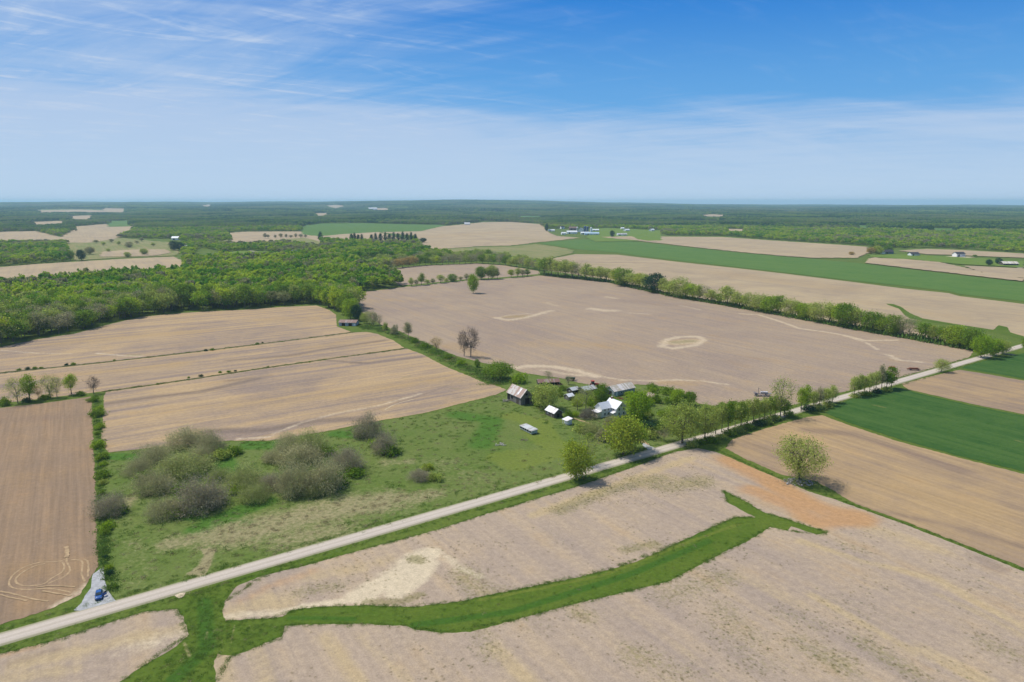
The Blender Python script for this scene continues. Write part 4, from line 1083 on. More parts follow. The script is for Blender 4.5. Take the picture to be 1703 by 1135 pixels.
# verges, waterway and field edges
X = []; Y = []
rng = np.random.default_rng(78)
t = rng.uniform(-40, 560, 2200); s = np.where(rng.random(2200) < .5, rng.uniform(3.7, 5.8, 2200), -rng.uniform(3.7, 6, 2200))
X.append(ra[0] + dx * t - dy * s); Y.append(ra[1] + dy * t + dx * s)
WW = [(474, 1036), (600, 1012), (690, 1014), (800, 997), (894, 978), (1019, 950), (1097, 922), (1191, 878), (1240, 866), (1280, 872), (1247, 895), (1200, 917), (1113, 963), (1050, 979), (956, 1001), (862, 1026), (782, 1048), (676, 1038), (599, 1034)]
DT = [(320, 984), (370, 972), (420, 958), (395, 972), (372, 996), (368, 1034), (450, 1034), (470, 1046), (405, 1080), (356, 1096), (350, 1140), (215, 1140), (300, 1080), (318, 1056), (308, 1020)]
for poly, n in ((WW, 260), (DT, 500)):
    gp = [P(*q) for q in poly]; a = rng.uniform(min(q[0] for q in gp), max(q[0] for q in gp), n * 3); b = rng.uniform(min(q[1] for q in gp), max(q[1] for q in gp), n * 3)
    k = inside(a, b, gp); X.append(a[k][:n]); Y.append(b[k][:n])
EDG = [[(374, 1034), (455, 1028), (484, 1016), (524, 1010), (611, 1007), (689, 1010), (767, 1000), (894, 974), (1019, 946), (1097, 917), (1191, 874), (1225, 860), (1256, 861)], [(359, 1134), (384, 1091), (409, 1084), (468, 1060), (474, 1041), (599, 1038), (676, 1042), (740, 1053), (862, 1030), (956, 1005), (1050, 983), (1113, 967), (1200, 921), (1281, 877)],
       [(375, 1000), (437, 958), (580, 921), (723, 883), (829, 849), (949, 813), (1118, 753)], [(0, 1088), (83, 1068), (239, 1018), (294, 1014), (314, 1056), (236, 1109), (205, 1131)], [(1209, 836), (1203, 816), (1238, 833), (1269, 852), (1330, 870), (1378, 886), (1359, 889), (1309, 883), (1281, 877)], [(1200, 752), (1297, 796), (1424, 842), (1554, 889), (1703, 948)]]
for ln in EDG:
    gp = np.array([P(*q) for q in ln]); sl_ = np.hypot(*(gp[1:] - gp[:-1]).T); cum = np.concatenate([[0], np.cumsum(sl_)]); k = int(cum[-1] * 2.6)
    t = rng.uniform(0, cum[-1], k); X.append(np.interp(t, cum, gp[:, 0]) + rng.normal(0, .38, k)); Y.append(np.interp(t, cum, gp[:, 1]) + rng.normal(0, .38, k))
X = np.concatenate(X); Y = np.concatenate(Y); n = len(X)
rr = rng.random(n); idx = np.where(rr > .975, 1, np.where(rr > .955, 3, 0)) + 4 * rng.integers(0, 2, n); sc = rng.uniform(.35, .85, n)
scatter('verge_grass', X, Y, np.stack([sc, sc, sc * .8], 1), idx, protosT, 'fresh green grass of the road verges and the winding waterway', 'grass', Z=np.full(n, .04))
# sprouting weeds in the stubble in front
gp = [P(*q) for q in [(380, 1010), (580, 925), (829, 852), (1110, 756), (1200, 756), (1290, 800), (1424, 848), (1700, 950), (1800, 1200), (350, 1200)]]
n = 60000
X = rng.uniform(min(q[0] for q in gp), max(q[0] for q in gp), n); Y = rng.uniform(110, 290, n)
u, v = unP(X, Y)
m = inside(X, Y, gp) & ~inside(u, v, WW) & ~inside(u, v, DT) & ~((v < 800) & (u > 1200) & (u < 1240))
wf = np.zeros(n)
for kind, pts, w, s in STROKES['front']:
    if kind == 'weed': wf = np.maximum(wf, s * (1 - sstep(w * .3, w * 1.5, seg_dist(X, Y, pts))))
wf += sstep(.55, .8, vnoise(X, Y, 11, 8)) * .28
m &= (rng.random(n) < wf * .42 + 0.005)
m &= ~((u > 1190) & (u < 1450) & (v > 756) & (v < 880))
sc = rng.uniform(.15, .42, n)
scatter('stubble_weeds', X[m], Y[m], np.stack([sc, sc, sc], 1)[m], np.where(rng.random(n) < .2, 2, 3)[m], protosT, 'small weeds sprouting through the pale stubble in the foreground', 'weeds', Z=np.full(m.sum(), 0.06))

# ---------------------------------------------------------------- the lone and roadside trees
tree_px(1328, 799, 727, 84, 'willow', 'olive', 'willow_tree', 'tree', 'large round-headed tree with many stems standing alone at the edge of the tan field')
tree_px(958, 797, 738, 44, 'leafy', 'yellow', 'roadside_tree', 'tree', 'yellow-green tree on the near verge, leftmost of the trees along the gravel road')
tree_px(976, 774, 724, 40, 'budding', 'olive', 'budding_tree', 'tree', 'thin budding tree just behind the leftmost roadside tree')
tree_px(1036, 757, 696, 52, 'leafy', 'yellow', 'broadleaf_tree', 'tree', 'broad yellow-green tree shading the road in front of the white farmhouse')
tree_px(1056, 747, 700, 38, 'roadtree', 'bright', 'broadleaf_tree', 'tree', 'small pale green tree at the right of the broad roadside tree by the farmhouse drive')
tree_px(1061, 700, 652, 37, 'leafy', 'bright', 'broadleaf_tree', 'tree', 'bright green tree standing right beside the white farmhouse')
tree_px(1134.6, 738, 672, 62, 'oldroad', 'olive', 'roadside_tree', 'tree', 'stout olive-green tree, biggest on the near verge of the gravel road')
tree_px(1172, 731, 676, 42, 'oldroad', 'olive', 'roadside_tree', 'tree', 'olive tree right of the biggest roadside tree with its trunk against the gravel')
tree_px(907, 680, 640, 42, 'grove', 'olive', 'willow_tree', 'tree', 'dense weeping olive tree between the old barn and the small white-roofed shed')
tree_px(897, 674, 645, 22, 'bush', 'olive', 'shrub', 'shrub', 'olive shrub growing against the gable of the old barn')
tree_px(974, 680, 642, 24, 'budding', 'olive', 'budding_tree', 'tree', 'sparse budding tree in the farmyard in front of the pale-roofed sheds')
tree_px(960, 682, 655, 24, 'budding', 'yellow', 'budding_tree', 'tree', 'thin yellowish tree left of the sparse budding tree in the farmyard')
tree_px(1000, 671, 641, 20, 'leafy', 'green', 'broadleaf_tree', 'tree', 'small green tree behind the white farmhouse')
tree_px(1014, 669, 656, 20, 'bush', 'green', 'shrub', 'shrub', 'bluish green shrub in front of the long low shed')
tree_px(1126, 672, 648, 24, 'leafy', 'bright', 'broadleaf_tree', 'tree', 'bright green tree at the right end of the farmyard')
tree_px(1147, 674, 652, 20, 'leafy', 'green', 'broadleaf_tree', 'tree', 'dark green tree at the corner of the big bare field')
tree_px(1086, 648, 638, 20, 'bush', 'green', 'shrub', 'shrub', 'low green shrub on the field edge behind the brown-roofed hut')
tree_px(1110, 655, 643, 26, 'bush', 'green', 'shrub', 'shrub', 'spreading green shrub between the brown-roofed hut and the bare field')
tree_px(1075, 723, 702, 22, 'leafy', 'dark', 'shrub', 'shrub', 'dark green shrub right of the farmhouse lawn')
tree_px(1092, 716, 703, 26, 'bush', 'dark', 'shrub', 'shrub', 'low dark evergreen shrub left of the biggest roadside tree')
tree_px(1082, 728, 712, 26, 'bush', 'olive', 'shrub', 'shrub', 'grey-green shrub in front of the low dark evergreen shrub')
tree_px(1104, 733, 712, 24, 'budding', 'grey', 'budding_tree', 'tree', 'small grey budding tree under the edge of the biggest roadside tree')
tree_px(977, 696, 678, 30, 'thicket', 'dusk', 'bare_shrub', 'shrub', 'low dome of dark leafless branches left of the white farmhouse')
tree_px(1013, 709, 692, 22, 'thicket', 'grey', 'bare_shrub', 'shrub', 'brownish bare shrub in front of the white farmhouse')
tree_px(985, 722, 700, 42, 'thicket', 'scrub', 'bare_shrub', 'shrub', 'wide dull green thicket between the farmhouse and the small shed')
tree_px(968, 718, 703, 26, 'bush', 'olive', 'shrub', 'shrub', 'pale green shrub at the left of the wide thicket before the farmhouse')
tree_px(1003, 733, 712, 24, 'bush', 'grey', 'shrub', 'shrub', 'greyish shrub under the broad tree by the farmhouse')
tree_px(1052, 720, 703, 22, 'bush', 'green', 'shrub', 'shrub', 'green shrub on the lawn right of the farmhouse')
tree_px(945, 640, 626, 14, 'budding', 'grey', 'budding_tree', 'tree', 'tiny bare tree behind the collapsed brown shed')
tree_px(912, 636, 618, 16, 'budding', 'grey', 'budding_tree', 'tree', 'small bare tree on the edge of the big field behind the collapsed brown shed')
tree_px(985, 664, 650, 16, 'bush', 'green', 'shrub', 'shrub', 'green shrub against the pale-roofed shed in the farmyard')
tree_px(1048, 660, 650, 18, 'bush', 'bright', 'shrub', 'shrub', 'bright green shrub in front of the right end of the long low shed')
tree_px(1116, 690, 678, 20, 'bush', 'bright', 'shrub', 'shrub', 'light green shrub in the grass behind the biggest roadside tree')
tree_px(946, 697, 682, 14, 'bush', 'green', 'shrub', 'shrub', 'green bush behind the small white-roofed shed')
rs = random.Random(33)
for i in range(48):
    while True:
        qx, qy = rs.uniform(880, 1125), rs.uniform(640, 738)
        if inside([qx], [qy], [(888, 655), (905, 642), (1060, 645), (1130, 665), (1120, 712), (1040, 745), (985, 740), (960, 725), (950, 700), (895, 688)])[0] and not (995 < qx < 1045 and 664 < qy < 700) and not (903 < qx < 956 and 680 < qy < 712) and not (1004 < qx < 1062 and qy < 663) and not (936 < qx < 1000 and qy < 670): break
    w = rs.uniform(9, 20)
    tree_px(qx, qy, qy - w * rs.uniform(.5, .85), w, 'bush', rs.choice(['green', 'olive', 'green', 'bright']), 'shrub', 'shrub', 'small green shrub in the overgrown farmyard round the white farmhouse', 'small shrubs of the overgrown farmyard')
tree_px(787, 488, 457, 16, 'leafy', 'bright', 'broadleaf_tree', 'tree', 'bright green tree standing alone in the far part of the big bare field')
tree_px(783, 594, 550, 28, 'bare', None, 'dead_tree', 'tree', 'bare dark tree of several trunks at the left edge of the big bare field')
tree_px(772, 593, 554, 20, 'bare', None, 'dead_tree', 'tree', 'smaller bare tree left of the bare tree of several trunks')
tree_px(1297.5, 694, 629, 40, 'budding', 'olive', 'budding_tree', 'tree', 'tall sparse tree rising above the roadside row right of the farm machine')
tree_px(1304, 693, 664, 20, 'slender', 'green', 'roadside_tree', 'tree', 'dense green bushy tree at the foot of the tall sparse roadside tree')
tree_px(1565, 619, 597, 22, 'roadtree', 'olive', 'roadside_tree', 'tree', 'small tree standing alone on the near verge at the far stretch of the road')
for i, (x, yb, yt, w, k, l) in enumerate([(1631, 595, 559, 26, 'leafy', 'bright'), (1651, 592, 566, 24, 'leafy', 'bright'), (1667, 589, 566, 20, 'leafy', 'olive')]):
    tree_px(x, yb, yt, w, k, l, 'roadside_tree', 'tree', 'leafy tree in the clump where the road leaves the photo, %s from the left' % ORD[i])
tree_px(1706, 585, 562, 14, 'leafy', 'green', 'roadside_tree', 'tree', 'green tree cut by the right edge of the photo beside the road')
G = 'slender trees along the near verge of the gravel road'
row = [(1190, 723, 680, 20), (1200, 720, 676, 18), (1211, 717, 673, 20), (1222, 713, 671, 18), (1232, 710, 669, 20), (1243, 706, 668, 18), (1253, 703, 666, 20), (1262, 700, 664, 17), (1271, 698, 664, 18), (1281, 695, 663, 16), (1289, 693, 662, 14)]
for i, (x, b, t, w) in enumerate(row):
    tree_px(x, b, t, w, 'slender', random.choice(['olive', 'olive', 'green', 'olive']), 'roadside_tree', 'tree', 'slender tree in the close roadside row before the tall sparse tree, %s from left' % ORD[i], G)
for i, (x, b, t, w) in enumerate([(1218, 670, 678, 0), (1205, 690, 671, 24), (1222, 688, 668, 22), (1192, 691, 675, 18)][1:]):
    tree_px(x, b, t, w, 'leafy', 'green', 'broadleaf_tree', 'tree', 'small green tree on the far verge behind the close roadside row, %s from left' % ORD[[1, 2, 0][i]])
row = [(1332, 685, 643, 15, 'bright'), (1341, 682, 643, 16, 'bright'), (1352, 679, 652, 14, 'olive'), (1362, 677, 648, 16, 'grey'), (1373, 674, 645, 16, 'olive'), (1384, 670, 643, 16, 'olive')]
for i, (x, b, t, w, l) in enumerate(row):
    tree_px(x, b, t, w, 'slender', l, 'roadside_tree', 'tree', 'slender %s tree in the middle roadside clump, %s from the left' % ({'bright': 'bright green', 'olive': 'olive', 'grey': 'greyish'}[l], ORD[i]), G)
row = [(1420, 660, 629, 15, 'olive'), (1428, 658, 627, 15, 'olive'), (1437, 656, 624, 15, 'olive'), (1446, 653, 622, 14, 'olive'), (1456, 651, 620, 14, 'olive'), (1465, 649, 612, 14, 'grey'), (1474, 648, 616, 16, 'green'), (1482, 646, 612, 18, 'green')]
for i, (x, b, t, w, l) in enumerate(row):
    tree_px(x, b, t, w, 'slender', l, 'roadside_tree', 'tree', 'slender %s tree in the roadside clump by the dark wheat, %s from the left' % ({'green': 'dense green', 'olive': 'olive', 'grey': 'greyish'}[l], ORD[i]), G)
# undergrowth under the rows
for i, (x, y, w) in enumerate([(1150, 742, 20), (1165, 738, 18), (1183, 735, 22), (1200, 729, 16), (1212, 724, 22), (1228, 718, 20), (1243, 713, 22), (1258, 707, 20), (1272, 703, 22), (1288, 698, 20), (1312, 692, 18), (1345, 683, 22), (1362, 680, 20), (1378, 675, 18), (1422, 661, 16), (1440, 658, 18), (1458, 654, 16), (1474, 650, 16)]):
    tree_px(x, y, y - w * .45, w, 'bush', random.choice(['green', 'green', 'olive', 'dark']), 'bush', 'bush', 'low bush under the roadside trees, %s from the left' % ORD[i], 'bushes under the roadside trees')

# ---------------------------------------------------------------- hedgerow of trees on the far side of the big field
base = [(901, 458), (1010, 469.5), (1078, 484.5), (1123, 494.5), (1194, 506), (1300, 524.5), (1421, 547.5), (1525, 565.5), (1619, 583)]
def base_y(x): return float(np.interp(x, [q[0] for q in base], [q[1] for q in base]))
row = [(905, 432, 16, 'green'), (917, 432, 14, 'olive'), (928, 434, 16, 'olive'), (940, 435, 17, 'olive'), (951, 438, 15, 'olive'), (962, 440, 15, 'grey'), (974, 443, 16, 'olive'), (986, 445, 15, 'olive'), (998, 446, 15, 'olive'), (1008, 449, 14, 'olive'),
       (1023, 452, 14, 'yellow'), (1036, 449, 24, 'green'), (1052, 455, 18, 'olive'), (1063, 457, 14, 'yellow'), (1074, 459, 14, 'olive'), (1089, 457, 22, 'dark'), (1103, 467, 13, 'olive'), (1113, 468, 15, 'olive'), (1127, 465, 25, 'olive'), (1141, 473, 15, 'olive'), (1152, 475, 17, 'bright'),
       (1163, 478, 14, 'olive'), (1173, 478, 14, 'grey'), (1183, 482, 13, 'olive'), (1196, 490, 12, 'green'), (1209, 479, 17, 'olive'), (1225, 489, 16, 'olive'), (1236, 492, 14, 'olive'), (1251, 490, 20, 'olive'), (1265, 490, 20, 'olive'), (1281, 494, 20, 'bright'), (1294, 494, 18, 'green'),
       (1314, 500, 22, 'olive'), (1326, 504, 12, 'olive'), (1337, 507, 19, 'bright'), (1352, 508, 14, 'olive'), (1364, 506, 26, 'olive'), (1379, 508, 18, 'olive'), (1394, 509, 18, 'bright'), (1407, 507, 26, 'green'), (1421, 516, 16, 'olive'), (1436, 521, 14, 'grey'), (1450, 520, 24, 'green'), (1465, 533, 16, 'bright'),
       (1484, 527, 20, 'green'), (1499, 528, 18, 'grey'), (1512, 533, 16, 'grey'), (1537, 537, 18, 'green'), (1551, 544, 13, 'olive'), (1564, 546, 13, 'green'), (1575, 546, 12, 'olive'), (1587, 544, 22, 'bright'), (1600, 553, 12, 'olive'), (1614, 549, 22, 'green')]
LN = {'green': 'green', 'olive': 'olive', 'grey': 'greyish budding', 'yellow': 'yellow-green', 'dark': 'dark green', 'bright': 'bright green'}
nrow = len(row)
for i, (x, t, w, l) in enumerate(row):
    j = nrow - 1 - i
    k = {'dark': 'leafy', 'grey': 'budding'}.get(l, 'slender' if w < 19 else 'leafy' if l != 'olive' else 'roadtree')
    lab = '%s tree in the line across the big bare field, %s' % (LN[l], (ORD[j] + ' from the road') if j < 28 else (ORD[i] + ' from the left'))
    tree_px(x, base_y(x), t - 1, w * 1.42, k, l, 'hedgerow_tree', 'tree', lab, 'trees of the line across the big bare field')
# scrubby growth at the foot of that line
fx = np.arange(903, 1618, 5.5); rng2 = random.Random(5)
n = len(fx) * 3
ux = np.repeat(fx, 3) + np.array([rng2.uniform(-3, 3) for _ in range(n)]); uy = np.array([base_y(q) for q in ux]) + np.array([rng2.uniform(-1.2, .2) for _ in range(n)])
pp = np.array([P(a, b) for a, b in zip(ux, uy)]); s = np.array([rng2.uniform(2.5, 6) for _ in range(n)])
scatter('hedge_undergrowth', pp[:, 0], pp[:, 1], np.stack([s, s, s * 2.6], 1), np.array([rng2.choice([0, 2, 0, 4]) for _ in range(n)]), protosT, 'tangled green undergrowth along the foot of the tree line', 'undergrowth')
# far belt closing the back of the field, crown against crown
bx = [(617, 450), (703, 441.5), (794, 438), (840, 441), (898, 451)]
k = 0
for r, dyy in ((0, 0), (1, -4), (2, -8)):
    for x in np.arange(622 + r * 5, 900, 9.5):
        y = float(np.interp(x, [q[0] for q in bx], [q[1] for q in bx])) + dyy + rng2.uniform(-.6, .6)
        if x > 850 and r == 2: continue
        l = rng2.choice(['olive', 'green', 'olive', 'grey', 'wood', 'olive'] if x > 700 else ['green', 'wood', 'grey', 'olive', 'wood'])
        if 655 < x < 690 and r == 0: l = 'rust'
        h = rng2.uniform(13, 18); X0, Y0 = P(x, y)
        nm = {'olive': 'dull olive', 'green': 'green', 'grey': 'greyish', 'wood': 'fresh green', 'rust': 'reddish budding'}[l]
        plant(X0, Y0, h, rng2.uniform(12, 16), 'woods' if l != 'grey' else 'woodsbare', l, 'belt_tree', 'tree', '%s tree in the distant belt behind the small back field' % nm, nm + ' trees of the distant belt')
row = [(684, 463, 8, 'olive'), (692, 466, 7, 'grey'), (701, 457, 12, 'green'), (711, 465, 8, 'olive'), (720, 464, 8, 'grey'), (733, 458, 11, 'olive'), (742, 464, 7, 'olive'), (753, 457, 14, 'green'), (766, 460, 7, 'grey'), (776, 456, 8, 'grey'), (800, 444, 16, 'green'), (812, 446, 11, 'olive'), (818, 442, 15, 'olive'), (827, 448, 9, 'grey'), (850, 448, 10, 'yellow'), (861, 447, 10, 'olive'), (869, 449, 9, 'grey'), (877, 449, 10, 'green')]
for i, (x, t, w, l) in enumerate(row):
    y = float(np.interp(x, [683, 779, 829, 881, 901], [476.5, 466, 464, 459.5, 458]))
    tree_px(x, y, t, w * 1.1, 'slender' if w < 13 else 'leafy', l, 'hedgerow_tree', 'tree', 'small %s tree in the broken row before the back field, %s from left' % (LN[l], ORD[i]), 'trees of the broken row')
# the grassy lane with bushes running down to the farm
row = [(583, 531, 499, 26, 'leafy', 'bright', 'bright green tree beside the field shed'), (594, 534, 508, 16, 'leafy', 'dark', 'dark tree right behind the field shed'), (573, 523, 492, 22, 'leafy', 'green', 'green tree at the corner of the wood behind the field shed'),
       (610, 538, 518, 16, 'roadtree', 'olive', 'olive tree at the top of the hedge lane below the wood'), (621, 541, 519, 16, 'roadtree', 'grey', 'greyish tree second from the top of the hedge lane'), (631, 545, 524, 12, 'budding', 'grey', 'thin bare tree third from the top of the hedge lane'),
       (641, 549, 535, 9, 'bush', 'olive', 'small upright bush in the hedge lane below the wood'), (655, 556, 541, 13, 'bush', 'grey', 'brownish bush left of the thin tree in the hedge lane'), (679, 563, 535, 13, 'slender', 'grey', 'thin greyish tree in the middle of the hedge lane'),
       (726, 583, 562, 20, 'budding', 'rust', 'reddish budding tree on the field side of the hedge lane'), (708, 578, 570, 16, 'bush', 'green', 'green bush in the hedge lane before the reddish tree'), (745, 596, 588, 14, 'bush', 'green', 'dark green bush in the hedge lane left of the bare trees'),
       (794, 611, 599, 9, 'leafy', 'green', 'small round green tree in the hedge lane right of the bare trees'), (832, 630, 604, 44, 'grove', 'green', 'big dark grey-green thicket at the lower end of the hedge lane'), (861, 637, 621, 26, 'bush', 'bright', 'bright green bush between the big thicket and the old barn'),
       (812, 622, 612, 18, 'bush', 'green', 'green bush at the foot of the big thicket in the hedge lane'), (766, 606, 598, 14, 'bush', 'bright', 'light bush at the foot of the bare trees'), (690, 570, 562, 12, 'bush', 'green', 'round bush in the hedge lane right of the thin greyish tree')]
for x, b, t, w, k, l, lab in row:
    nm = 'bush' if k == 'bush' else 'tree'
    tree_px(x, b, t, w, k, l, 'bush' if nm == 'bush' else 'hedgerow_tree', nm, lab)
rng = np.random.default_rng(90)
line = [P(*q) for q in [(590, 540), (650, 553), (700, 573), (750, 600), (800, 623), (835, 640)]]
n = 700; t = rng.random(n) * (len(line) - 1); i = t.astype(int); f = t - i
L0 = np.array(line); X = L0[i, 0] + (L0[i + 1, 0] - L0[i, 0]) * f; Y = L0[i, 1] + (L0[i + 1, 1] - L0[i, 1]) * f
side = rng.normal(0, 3.0, n); X = X + side * .85; Y = Y + side * .5; s = rng.uniform(1, 3.0, n)
scatter('lane_undergrowth', X, Y, np.stack([s, s, s * .9], 1), rng.choice([0, 2, 0, 4, 3], n), protosT, 'rank grass and brambles filling the lane between the strips and the big field', 'undergrowth')

# left field trees
row = [(8, 674, 660, 18, 'bush', 'green', 'low bush at the left end of the tree row between the left fields'), (30, 671, 630, 32, 'budding', 'olive', 'spreading olive tree, leftmost of the row between the left fields'), (50, 667, 626, 22, 'slender', 'bright', 'upright green tree, second in the row between the left fields'),
       (64, 664, 642, 16, 'budding', 'rust', 'small reddish tree in the row between the left fields'), (84, 662, 625, 28, 'budding', 'olive', 'olive tree in the middle of the row between the left fields'), (95, 661, 630, 20, 'budding', 'olive', 'budding tree forked with the middle one of the left row'),
       (119, 656, 625, 18, 'slender', 'bright', 'single narrow green tree near the right end of the left row'), (156, 655, 629, 20, 'bare', None, 'bare grey tree where the left hedge meets the field strips'), (134, 658, 650, 14, 'bush', 'green', 'low green bush right of the narrow tree in the left row'),
       (74, 664, 656, 18, 'bush', 'green', 'low green bush under the middle of the left tree row'), (45, 669, 661, 16, 'bush', 'dark', 'dark low bush under the second tree of the left row')]
for x, b, t, w, k, l, lab in row:
    tree_px(x, b, t, w, k, l, 'bush' if k == 'bush' else 'hedgerow_tree', 'bush' if k == 'bush' else 'tree', lab)
for i, (x, y, w, l) in enumerate([(158, 668, 16, 'green'), (163, 680, 18, 'bright'), (162, 694, 18, 'green'), (164, 710, 18, 'bright'), (162, 726, 15, 'green'), (166, 744, 18, 'bright'), (170, 760, 20, 'green'), (174, 776, 16, 'bright'), (168, 792, 18, 'green'), (172, 808, 16, 'olive'), (172, 822, 18, 'green'), (178, 876, 18, 'bright'), (174, 890, 15, 'green'), (180, 944, 16, 'bright'), (184, 958, 10, 'dark'), (178, 928, 9, 'dark'), (190, 975, 14, 'green')]):
    w *= [1.0, .75, 1.3, .9, .6, 1.25][i % 6]; y += [0, 3, -2, 2, -3][i % 5]; x += [-2, 2, 0, 3, -1][i % 5]
    tree_px(x, y, y - w * .55, w, 'bush', l, 'bush', 'bush', '%s bush in the hedge left of the pasture, %s from the top' % (LN.get(l, l), ORD[i]), 'bushes of the hedge left of the pasture')
rng = np.random.default_rng(93); n = 380
ys = rng.uniform(658, 985, n); xs = np.interp(ys, [658, 700, 760, 870, 945, 985], [160, 163, 166, 170, 176, 186]) + rng.normal(0, 5.5, n) * np.interp(ys, [658, 985], [.6, 1.3])
keep = xs > np.interp(ys, [658, 686, 762, 875, 942, 985], [152, 154, 157.5, 161, 166, 180]); xs, ys = xs[keep], ys[keep]
pp = np.array([P(q, r) for q, r in zip(xs, ys)]); s = rng.uniform(.7, 1.6, len(xs))
scatter('hedge_undergrowth', pp[:, 0], pp[:, 1], np.stack([s, s, s * 1.3], 1), rng.choice([0, 2, 4, 4], len(xs)), protosT, 'rank green growth of the hedge between the left field and the pasture', 'undergrowth')
# grey thickets of the pasture
th = [(308, 741, 707, 60, 'grey'), (352, 752, 706, 44, 'grey'), (256, 767, 734, 50, 'grey'), (303, 786, 741, 78, 'olive'), (229, 788, 758, 40, 'grey'), (259, 816, 775, 60, 'grey'), (328, 846, 783, 76, 'twig'), (277, 858, 820, 50, 'grey'), (352, 838, 803, 46, 'twig'),
      (364, 797, 772, 36, 'olive'), (408, 808, 768, 60, 'olive'), (421, 833, 797, 48, 'olive'), (449, 813, 783, 40, 'twig'), (482, 746, 716, 46, 'grey'), (517, 750, 709, 50, 'olive'), (488, 821, 753, 56, 'grey'), (500, 768, 734, 70, 'grey'), (541, 813, 750, 60, 'grey'), (577, 780, 737, 52, 'twig'),
      (523, 824, 797, 32, 'olive'), (455, 766, 745, 36, 'grey'), (611, 726, 680, 46, 'twig'), (641, 752, 712, 40, 'twig'), (180, 855, 812, 50, 'twig'), (335, 765, 738, 40, 'grey'), (700, 797, 776, 34, 'twig')]
TN = {'grey': 'grey-brown', 'olive': 'olive-tinted', 'twig': 'bare dark brown'}
wh = lambda x, y: 'left cluster' if x < 395 and y > 700 else 'right cluster'
cnt = {}
for i, (x, b, t, w, l) in enumerate(th):
    if x > 600:
        lab = {611: 'bare grey thicket at the field edge, tallest of the three right of the clusters', 641: 'brownish thicket with green bushes at its foot right of the clusters', 700: 'small isolated brown thicket in the open pasture'}[x]
    elif x == 180: lab = 'bare dark thicket touching the corner of the left field'
    else:
        cl = 'left' if x < 395 else 'right'; key = (cl, l); cnt[key] = cnt.get(key, 0) + 1
        lab = '%s thicket in the %s cluster of the pasture, %s counted from the back' % (TN[l], cl, ORD[cnt[key] - 1])
    tree_px(x, b, t + (b - t) * .18, w * 1.18, 'thicket', 'scrub' if l == 'olive' else l, 'thicket', 'thicket', lab, 'grey thickets of the pasture')
gb = [(390, 755, 26, 'green', 'dark green bush at the right foot of the left thicket cluster'), (367, 763, 34, 'olive', 'grey-green bush left of the dark bush at the left thicket cluster'), (562, 806, 40, 'green', 'green bush at the lower right of the right thicket cluster'), (198, 853, 26, 'green', 'dark green bush beside the bare thicket by the left field'),
      (292, 857, 30, 'bright', 'bright green bush at the front of the left thicket cluster'), (300, 818, 26, 'green', 'green bush in the gap of the left thicket cluster'), (396, 820, 26, 'bright', 'bright green bush between the two thicket clusters'), (500, 820, 26, 'green', 'green bush under the front of the right thicket cluster'),
      (629, 742, 26, 'bright', 'pale flowering green bush left of the brownish thicket'), (648, 755, 32, 'green', 'dark green bush at the foot of the brownish thicket'), (603, 727, 22, 'green', 'green bush at the foot of the tallest separate thicket'), (722, 798, 24, 'olive', 'olive bush right of the small isolated thicket'), (712, 781, 20, 'yellow', 'yellowish bush behind the small isolated thicket'),
      (590, 792, 30, 'green', 'green bush at the right edge of the right thicket cluster'), (545, 755, 26, 'green', 'green bush behind the right thicket cluster'), (240, 796, 26, 'green', 'green bush at the left edge of the left thicket cluster')]
for x, y, w, l, lab in gb:
    tree_px(x, y, y - w * .5, w, 'bush', l, 'bush', 'bush', lab)
# little bushes on the grass strips between the left fields
pts = [(32, 616, 8), (46, 615, 10), (58, 613.5, 9), (68, 613, 7), (110, 608, 8), (122, 607, 10), (190, 600, 5), (343, 584, 8), (353, 583, 9), (428, 573, 8), (437, 571, 5), (262, 640, 7), (314, 629, 6), (335, 626.5, 9), (366, 620.5, 8), (380, 619.5, 8), (391, 618, 6), (446, 611.5, 6), (515, 603, 5)]
for i, (x, y, w) in enumerate(pts):
    ln = 'upper' if (y < 617 and x < 440 and y < 640 and not (x > 360 and y > 600)) else 'lower'
    c0 = sum(1 for q in pts[:i + 1] if ('upper' if (q[1] < 617 and q[0] < 440 and not (q[0] > 360 and q[1] > 600)) else 'lower') == ln)
    w *= .75; tree_px(x, y, y - w * .55, w, 'bush', 'dark' if i % 3 == 1 else 'green', 'bush', 'bush', 'tiny bush on the %s grass strip between the left fields, %s from the left' % (ln, ORD[c0 - 1]), 'tiny bushes on the grass strips')
for ln, nm in (([(0, 621), (150, 605.5), (300, 588.5), (430, 573), (589, 553)], 'upper'), ([(174, 651.5), (300, 634), (430, 614), (560, 595.5), (676, 580)], 'lower')):
    rng = np.random.default_rng(len(nm) + 91); n = 420
    xs = rng.uniform(ln[0][0], ln[-1][0], n); ys = np.interp(xs, [q[0] for q in ln], [q[1] for q in ln]) + rng.normal(0, .5, n)
    pp = np.array([P(a, b) for a, b in zip(xs, ys)]); s = rng.uniform(.7, 1.5, n)
    scatter('strip_weeds', pp[:, 0], pp[:, 1], np.stack([s, s, s * .8], 1), rng.choice([2, 3, 2, 0], n), protosT, 'dark weeds along the %s grass strip between the left fields' % nm, 'weeds')
